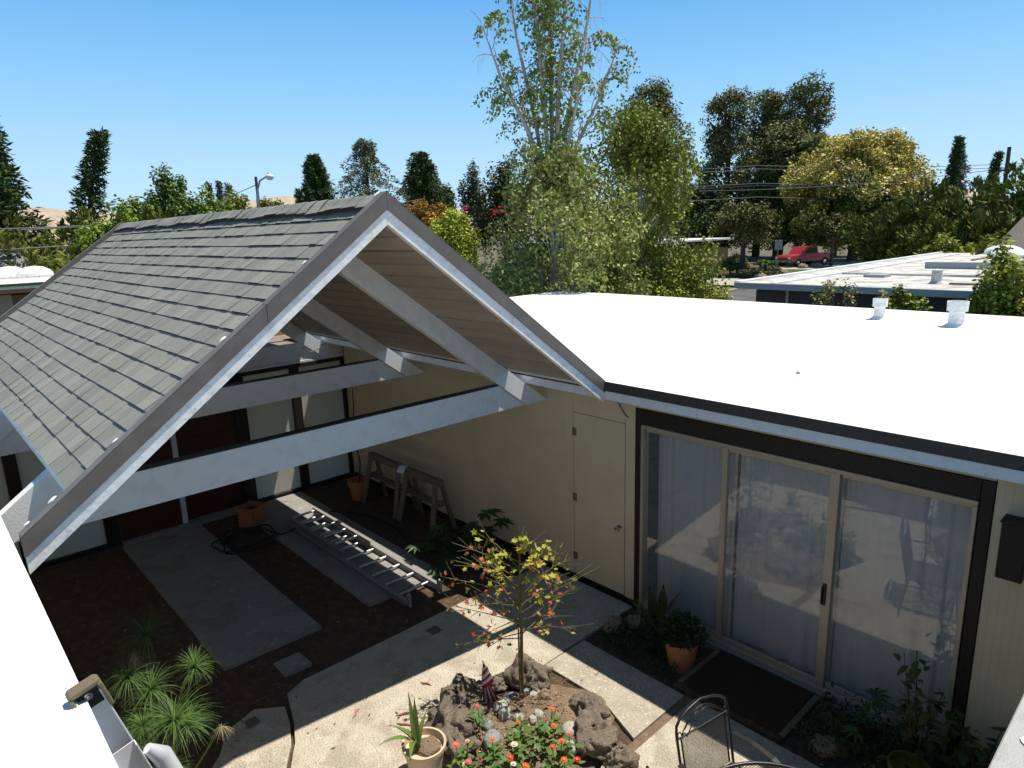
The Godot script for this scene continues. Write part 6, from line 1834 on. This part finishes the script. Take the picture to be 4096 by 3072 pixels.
# ---------- street and neighbours ----------
func build_street() -> void:
	var sheet := func(called: String, lo: Vector2, hi: Vector2, y: float, m: Material) -> void:
		var g := G.new()
		g.quad(Vector3(lo.x, y, hi.y), Vector3(hi.x, y, hi.y), Vector3(hi.x, y, lo.y), Vector3(lo.x, y, lo.y))
		structure(called, g, m)
	sheet.call("street", Vector2(-80, -21.6), Vector2(160, -15.0), -0.1, M.asphalt)
	sheet.call("cross_street", Vector2(74, -60), Vector2(84, -21.7), -0.096, M.asphalt)
	var kb := G.new()
	kb.span(Vector3(-80, -0.1, -21.9), Vector3(73.5, 0.02, -21.62), 0.01)
	put("kerb", kb, M.pavement, self, Transform3D(), "structure")
	sheet.call("driveway", Vector2(41.5, -30.5), Vector2(47.0, -21.92), 0.0, M.pavement)
	sheet.call("driveway", Vector2(58.0, -28.5), Vector2(72.0, -21.92), 0.0, M.pavement)
	sheet.call("mulch_bed", Vector2(47.2, -32.0), Vector2(52.4, -22.2), 0.004, M.mulch)
	sheet.call("lawn", Vector2(52.6, -30.5), Vector2(57.9, -22.2), 0.006, M.lawn)
	# hills beyond the town
	var f := FastNoiseLite.new()
	f.seed = 31
	f.frequency = 0.0011
	f.fractal_octaves = 4
	var h := G.new()
	h.grid(func(u: float, v: float) -> Vector3:
		var a := lerpf(-0.45, 1.35, u)       # bearing from straight ahead to the right
		var d := lerpf(1900.0, 3300.0, v)
		var x := sin(a) * d
		var z := -cos(a) * d
		var ridge := 84.0 + 70.0 * exp(-pow((a - 0.43) / 0.1, 2.0)) + 34.0 * exp(-pow((a - 0.16) / 0.09, 2.0)) + 30.0 * f.get_noise_2d(x, z)
		return Vector3(x, -2.0 + ridge * smoothstep(0.0, 0.45, v), z), 160, 18)
	structure("hills", h, M.dry_hill)


func build_neighbours() -> void:
	# house with the old white roof and dark blue wall, on the right
	var t := thing("neighbour_house", "low house with stained white flat roof and dark blue wall", "house", Vector3(24, 0, -3))
	var off := -t.position
	var b := func(called: String, lo: Vector3, hi: Vector3, m: Material, bev := 0.005) -> void: bar(called, lo + off, hi + off, m, t, bev)
	b.call("wall", Vector3(16.05, -0.12, -8.3), Vector3(32, 2.4, 4), M.blue_wall, 0.0)
	b.call("roof", Vector3(15.75, 2.46, -8.6), Vector3(32.4, 2.58, 4), M.old_roof_white)
	b.call("fascia", Vector3(15.66, 2.45, -8.7), Vector3(15.747, 2.6, 4), M.grey_blue_trim)
	b.call("fascia", Vector3(15.75, 2.44, -8.74), Vector3(32.4, 2.63, -8.603), M.white_paint)
	b.call("roof_curb", Vector3(15.77, 2.582, -7.8), Vector3(31, 2.62, -7.68), M.white_paint)
	b.call("roof_curb", Vector3(19.5, 2.582, -7.6), Vector3(19.6, 2.63, 3.5), M.old_roof_white)
	b.call("downpipe", Vector3(15.98, 0.0, -7.5), Vector3(16.04, 2.44, -7.44), M.grey_blue_trim)
	b.call("raised_roof", Vector3(22.5, 2.582, -6.3), Vector3(32, 2.74, 2), M.old_roof_white)
	b.call("raised_edge", Vector3(22.42, 2.584, -6.4), Vector3(22.497, 2.77, 2), M.grey_blue_trim)
	b.call("roof_hatch", Vector3(18.6, 2.582, -6.7), Vector3(19.1, 2.65, -6.2), M.grey_blue_trim)
	b.call("loose_plank", Vector3(17.2, 2.582, -4.4), Vector3(17.32, 2.62, -1.8), M.old_wood)
	b.call("loose_plank", Vector3(23.8, 2.742, -5.6), Vector3(25.6, 2.78, -5.5), M.old_wood)
	for q in [[25.4, -5.0, 0.5], [27.6, -4.4, 0.7], [28.2, -5.7, 0.55], [24.0, -4.0, 0.35], [26.6, -3.2, 0.55]]:
		var g := G.new()
		g.lathe([Vector2(q[2], 0.0), Vector2(q[2], 0.1), Vector2(q[2] * 0.9, 0.18), Vector2(q[2] * 0.5, 0.27), Vector2(0.0, 0.3)], 20)
		put("skylight_dome", g, M.skylight, t, Transform3D(Basis(), Vector3(q[0], 2.745, q[1]) + off))
	for q in [[17.4, -4.7, 0.11, 0.3], [17.0, -2.9, 0.13, 0.45]]:
		var g2 := G.new()
		g2.lathe([Vector2(q[2] * 1.4, 0.0), Vector2(q[2], 0.06), Vector2(q[2], q[3]), Vector2(0.0, q[3] + 0.03)], 16)
		put("roof_vent", g2, M.old_roof_white, t, Transform3D(Basis(), Vector3(q[0], 2.582, q[1]) + off))
	# white-roofed house across the street on the left
	var n := thing("neighbour_house", "tan-walled house with white skylights on its roof at the far left", "house", Vector3(2.5, 0, -33))
	off = -n.position
	var c := func(called: String, lo: Vector3, hi: Vector3, m: Material, bev := 0.005) -> void: bar(called, lo + off, hi + off, m, n, bev)
	c.call("wall", Vector3(-8, -0.12, -42), Vector3(5.6, 2.45, -28.2), M.tan_wall, 0.0)
	c.call("wall_pier", Vector3(2.2, -0.12, -28.19), Vector3(3.0, 2.5, -27.6), M.soffit, 0.0)
	c.call("roof", Vector3(-8, 2.72, -42.5), Vector3(6.4, 2.9, -26.4), M.roof_white)
	c.call("roof_edge_metal", Vector3(-8, 2.82, -26.39), Vector3(6.4, 2.905, -26.3), M.leaf_deep)
	c.call("fascia", Vector3(-8, 2.6, -26.5), Vector3(6.4, 2.718, -26.38), M.raw_board)
	c.call("eaves_beam", Vector3(-8, 2.46, -28.0), Vector3(6.0, 2.71, -27.8), M.trim_dark)
	c.call("roof_curb", Vector3(-8, 2.902, -30.4), Vector3(6.2, 2.98, -30.2), M.old_roof_white)
	c.call("wall_vent", Vector3(3.3, 1.9, -28.19), Vector3(4.0, 2.02, -28.16), M.trim_dark)
	for q in [[2.9, -30.9, 0.5], [4.3, -31.6, 0.6], [3.7, -33.2, 0.55], [2.2, -32.6, 0.5]]:
		var g3 := G.new()
		g3.lathe([Vector2(q[2], 0.0), Vector2(q[2], 0.12), Vector2(q[2] * 0.86, 0.24), Vector2(q[2] * 0.5, 0.36), Vector2(0.0, 0.4)], 20)
		put("skylight_dome", g3, M.skylight, n, Transform3D(Basis(), Vector3(q[0], 2.902, q[1]) + off))
	for k in 2:
		var pn := G.new()
		pn.box(Vector3(1.5, 0.05, 1.6), Vector3.ZERO, 0.01)
		put("solar_panel", pn, M.solar, n, Transform3D(Basis(Vector3.RIGHT, 0.75), Vector3(2.2 + k * 1.55, 3.3, -35.0) + off))
	var vp := G.new()
	vp.tube([Vector3(0, 0, 0), Vector3(0, 1.0, 0)], [0.05, 0.04], 8)
	vp.lathe([Vector2(0.07, 1.0), Vector2(0.08, 1.1), Vector2(0.0, 1.16)], 10)
	put("vent_pipe", vp, M.pole_grey, n, Transform3D(Basis(), Vector3(5.9, 2.902, -34.0) + off))
	# brown house with white eaves across the street on the right
	var o := thing("neighbour_house", "brown house with white eaves and plank fence behind the small tree", "house", Vector3(52, 0, -40))
	off = -o.position
	var d := func(called: String, lo: Vector3, hi: Vector3, m: Material, bev := 0.005) -> void: bar(called, lo + off, hi + off, m, o, bev)
	d.call("wall", Vector3(44, -0.12, -48), Vector3(62, 2.4, -36.0), M.fence_wood, 0.0)
	d.call("roof", Vector3(43, 2.62, -48.5), Vector3(52.6, 2.85, -34.6), M.white_paint)
	d.call("roof", Vector3(52.7, 2.5, -48.5), Vector3(63, 2.66, -35.0), M.white_paint)
	d.call("fascia", Vector3(43, 2.3, -34.59), Vector3(52.6, 2.619, -34.5), M.wall_cream)
	d.call("roof_panel", Vector3(56.0, 2.9, -42.0), Vector3(60.0, 2.96, -39.0), M.solar)
	for k in 52:
		d.call("fence_plank", Vector3(47.8 + k * 0.21, -0.12, -33.4), Vector3(47.8 + k * 0.21 + 0.195, 1.85 + 0.05 * (k % 3), -33.36), M.fence_wood, 0.0)
	var gh := thing("neighbour_house", "house with a brown hipped roof far behind the small tree", "house", Vector3(70, 0, -48))
	var hr := G.new()
	hr.prism(PackedVector2Array([Vector2(-9, 2.7), Vector2(9, 2.7), Vector2(5, 4.6), Vector2(-5, 4.6)]), -4.0, 4.0)
	put("roof", hr, M.shingle_old, gh)
	bar("wall", Vector3(-8, -0.12, -3.6), Vector3(8, 2.69, 3.6), M.tan_wall, gh, 0.0)
	var sh := thing("neighbour_house", "grey-shingled house with pale chimney post at the right edge", "house", Vector3(40, 0, -1.5))
	var sr := G.new()
	sr.prism(PackedVector2Array([Vector2(-5, 2.6), Vector2(5, 2.6), Vector2(0, 3.9)]), -6.0, 4.0)
	put("roof", sr, M.shingle_old, sh)
	bar("wall", Vector3(-4.6, -0.12, -5.6), Vector3(4.6, 2.59, 3.6), M.wall_cream, sh, 0.0)
	bar("chimney", Vector3(-5.2, -0.12, -4.2), Vector3(-4.62, 3.6, -3.6), M.grey_blue_trim, sh, 0.01)
	# no-parking style plate on the fence
	var sg := thing("fence_sign", "small white and red plate on the brown plank fence", "sign", Vector3(49.4, 1.45, -33.34))
	bar("plate", Vector3(-0.22, -0.28, 0.0), Vector3(0.22, 0.28, 0.01), M.sign_white, sg, 0.0)
	var rg := G.new()
	rg.lathe([Vector2(0.17, 0.0), Vector2(0.17, 0.006), Vector2(0.12, 0.006), Vector2(0.12, 0.0)], 20, Vector3(0, 0.03, 0.011), Basis(Vector3.RIGHT, PI / 2))
	put("red_ring", rg, M.sign_red, sg)
	# mailbox
	var mb := thing("mailbox", "black mailbox on a thin post at the driveway edge", "mailbox", Vector3(38.5, 0, -22.9), -0.6)
	bar("post", Vector3(-0.05, -0.12, -0.05), Vector3(0.05, 1.0, 0.05), M.mailbox, mb, 0.005)
	var bx := G.new()
	var arc := PackedVector2Array([Vector2(-0.28, 0), Vector2(0.28, 0), Vector2(0.28, 0.3)])
	for k in 9:
		arc.append(Vector2(0.28 * cos(PI * k / 8.0), 0.3 + 0.2 * sin(PI * k / 8.0)))
	bx.prism(arc, -0.42, 0.42)
	put("box", bx, M.mailbox, mb, Transform3D(Basis(), Vector3(0, 1.0, 0)))
	var fl := thing("street_sign", "grey back of a sign plate on a post by the lawn", "sign", Vector3(55.4, 0, -26.9), -0.5)
	bar("post", Vector3(-0.03, -0.12, -0.03), Vector3(0.03, 2.5, 0.03), M.pole_grey, fl, 0.005)
	bar("plate", Vector3(-0.36, 1.75, 0.045), Vector3(0.36, 2.55, 0.06), M.sign_back, fl, 0.004)
	# small shrubs of the mulch bed
	for k in 9:
		var q: Array = [[47.6, -25.0, 0.9, "grey-green shrub at the driveway"], [48.8, -27.5, 1.3, "rounded shrub before the fence"], [46.9, -30.5, 1.6, "sandy shrub by the fence"], [50.6, -25.2, 0.8, "low shrub under the small tree"], [51.8, -28.6, 1.2, "shrub left of the lawn"], [48.2, -23.6, 0.5, "low mound by the kerb"], [56.5, -31.0, 1.5, "yellow-green shrub behind the lawn"], [58.6, -29.4, 0.8, "bright green shrub before the red truck"], [44.6, -32.2, 2.0, "little tree left of the fence"]][k]
		round_tree("garden_shrub", q[3], Vector3(q[0], 0, q[1]), q[2], Vector3(0.9, q[2] * 0.5, 0.9), 16, 60, 0.16, [Color(0.09, 0.11, 0.04), Color(0.06, 0.08, 0.03), Color(0.13, 0.13, 0.05)] if k != 7 else [Color(0.12, 0.24, 0.03), Color(0.1, 0.2, 0.03)], 0.0, "shrubs across the street", 0.3, 0.32)
	for k in 7:
		var g6 := G.new()
		blob(g6, Vector3(0.5, 0.3, 0.4) * rr(0.7, 1.2), 300 + k, 0.4, -0.5)
		tag(put("boulder", g6, M.tan_stone, self, Transform3D(Basis(Vector3.UP, k * 1.3), Vector3([47.4, 49.2, 50.4, 51.3, 52.2, 59.6, 61.0][k], 0.1, [-24.2, -24.6, -26.2, -24.4, -27.2, -26.6, -25.9][k]))), ["boulder nearest the driveway across the street", "boulder before the small tree", "boulder behind the small tree's trunk", "boulder right of the small tree", "boulder at the lawn's left end", "brown boulder before the red truck", "brown boulder below the red truck's wheel"][k], "boulder", "boulders across the street")


func build_truck() -> void:
	var t := thing("pickup_truck", "red pickup truck parked beyond the lawn, half behind trees", "truck", Vector3(62.6, 0.004, -27.9), -0.3)
	# length along x, nose to -x
	var body := G.new()
	body.prism(PackedVector2Array([Vector2(-2.6, 0.45), Vector2(-2.62, 0.85), Vector2(-2.5, 1.0), Vector2(-1.1, 1.1), Vector2(-0.6, 1.12), Vector2(2.6, 1.1), Vector2(2.62, 0.5)]), -0.92, 0.92)
	put("body", body, M.red_paint, t)
	var cab := G.new()
	cab.prism(PackedVector2Array([Vector2(-1.1, 1.102), Vector2(-0.5, 1.75), Vector2(0.75, 1.78), Vector2(0.95, 1.102)]), -0.82, 0.82)
	put("cab", cab, M.red_paint, t)
	for s in [-1.0, 1.0]:
		var w := G.new()
		w.prism(PackedVector2Array([Vector2(-0.85, 1.18), Vector2(-0.42, 1.66), Vector2(0.66, 1.68), Vector2(0.78, 1.18)]), s * 0.824 - 0.003, s * 0.824 + 0.003)
		put("side_window", w, M.dark_window, t)
		for x in [-1.7, 1.7]:
			var wh := G.new()
			wh.lathe([Vector2(0.0, -0.11), Vector2(0.36, -0.11), Vector2(0.38, -0.08), Vector2(0.38, 0.08), Vector2(0.36, 0.11), Vector2(0.22, 0.11), Vector2(0.2, 0.08), Vector2(0.0, 0.08)], 22, Vector3.ZERO, Basis(Vector3.RIGHT, PI / 2 * s))
			var tw := put("wheel", wh, M.tyre, t, Transform3D(Basis(), Vector3(x, 0.38, s * 0.86)))
			var hub := G.new()
			hub.lathe([Vector2(0.2, 0.085), Vector2(0.17, 0.1), Vector2(0.05, 0.11), Vector2(0.0, 0.12)], 16, Vector3.ZERO, Basis(Vector3.RIGHT, PI / 2 * s))
			put("rim", hub, M.steel, tw)
	bar("front_bumper", Vector3(-2.72, 0.42, -0.9), Vector3(-2.625, 0.62, 0.9), M.steel, t, 0.02)
	for s in [-1.0, 1.0]:
		bar("headlight", Vector3(-2.64, 0.72, s * 0.72 - 0.14), Vector3(-2.6, 0.88, s * 0.72 + 0.14), M.skylight, t, 0.01)


func build_poles() -> void:
	var l := thing("street_lamp", "tall grey street lamp with a curved arm and white globe head", "street lamp", Vector3(20.2, 0, -47.9))
	var p := G.new()
	var arm := Vector3(0.72, 0, 0.35).normalized()
	p.tube([Vector3(0, -0.12, 0), Vector3(0, 4.5, 0), Vector3(0.0, 6.6, 0), arm * 0.08 + Vector3(0, 7.4, 0), arm * 0.32 + Vector3(0, 8.0, 0), arm * 0.75 + Vector3(0, 8.25, 0)], [0.13, 0.1, 0.085, 0.075, 0.065, 0.06], 10)
	put("pole", p, M.pole_grey, l)
	var hd := G.new()
	hd.lathe([Vector2(0.0, -0.24), Vector2(0.18, -0.2), Vector2(0.29, -0.06), Vector2(0.3, 0.02), Vector2(0.26, 0.1), Vector2(0.12, 0.16), Vector2(0.0, 0.2)], 18)
	put("lamp_head", hd, M.skylight, l, Transform3D(Basis(Vector3.BACK, -0.1), arm * 0.98 + Vector3(0, 8.25, 0)))
	bar("photocell", Vector3(-0.04, 8.42, -0.04) + arm * 0.9, Vector3(0.04, 8.52, 0.04) + arm * 0.9, M.pole_grey, l, 0.01)
	var up := func(label: String, at: Vector3, h: float, arms: Array, turn: float) -> void:
		var u := thing("utility_pole", label, "utility pole", at, turn, "wooden utility poles")
		var g := G.new()
		g.tube([Vector3(0, -0.12, 0), Vector3(0, h, 0)], [0.17, 0.12], 8)
		put("pole", g, M.pole_wood, u)
		for y in arms:
			bar("crossarm", Vector3(-1.1, y, -0.07), Vector3(1.1, y + 0.14, 0.07), M.pole_wood, u, 0.01)
			for x in [-1.0, -0.5, 0.5, 1.0]:
				var ins := G.new()
				ins.lathe([Vector2(0.03, 0.0), Vector2(0.06, 0.05), Vector2(0.05, 0.14), Vector2(0.0, 0.18)], 8, Vector3(x, y + 0.142, 0))
				put("insulator", ins, M.pole_grey, u)
	up.call("utility pole just left of the street lamp's bend", Vector3(23.4, 0, -55.3), 8.9, [], 0.0)
	up.call("far utility pole with crossarm before the hill", Vector3(49.6, 0, -109.3), 9.5, [9.0], 0.4)
	up.call("far utility pole left of the cone-shaped conifer", Vector3(56.4, 0, -117.0), 10.4, [9.4], 0.4)
	up.call("utility pole rising over the junipers at the right", Vector3(58.7, 0, -12.3), 8.6, [7.0, 5.9], 1.2)
	var wire := func(label: String, pts: Array, r: float) -> void:
		var g := G.new()
		var all: Array = []
		for k in pts.size() - 1:
			for j in 8:
				var f := j / 8.0
				all.append(pts[k].lerp(pts[k + 1], f) - Vector3(0, 4.0 * 0.35 * f * (1.0 - f), 0))
		all.append(pts[-1])
		g.tube(all, [r], 4, false)
		tag(put("overhead_wire", g, M.cable), label, "wire", "overhead wires")
	wire.call("topmost wire before the dark trees", [Vector3(48.0, 9.9, -50.0), Vector3(62.0, 9.25, -32.4), Vector3(80, 8.6, -12)], 0.022)
	wire.call("second wire before the dark trees", [Vector3(48.0, 9.6, -50.0), Vector3(62.0, 8.95, -32.4), Vector3(80, 8.3, -12)], 0.022)
	wire.call("third wire before the dark trees", [Vector3(48.0, 8.4, -50.0), Vector3(62.0, 7.65, -32.3), Vector3(80, 7.0, -12)], 0.022)
	wire.call("thick cable below the wires before the dark trees", [Vector3(48.0, 8.2, -50.0), Vector3(62.0, 7.45, -32.3), Vector3(80, 6.8, -12)], 0.03)
	wire.call("low cable before the dark trees", [Vector3(48.0, 7.0, -50.0), Vector3(62.0, 6.4, -32.3), Vector3(80, 5.8, -12)], 0.025)
	wire.call("cable sloping down from the lamp's pole", [Vector3(23.4, 8.3, -55.3), Vector3(14.0, 5.0, -60.0)], 0.03)
	wire.call("cable running over the grey ridge to the right", [Vector3(-6.0, 5.0, -38.0), Vector3(12.0, 5.15, -37.5), Vector3(36.0, 7.0, -50.0)], 0.03)
	wire.call("upper cable behind the left neighbour's roof", [Vector3(-8.0, 5.4, -32.0), Vector3(8.0, 4.9, -36.0)], 0.025)
	wire.call("lower cable behind the left neighbour's roof", [Vector3(-8.0, 4.5, -31.0), Vector3(8.0, 4.1, -35.5)], 0.025)
	wire.call("wire from the right utility pole", [Vector3(58.7, 7.2, -12.3), Vector3(48.0, 6.6, -30.0)], 0.02)
	wire.call("wire leaving the right edge from the utility pole", [Vector3(58.7, 7.2, -12.3), Vector3(62.0, 7.1, 4.0)], 0.02)
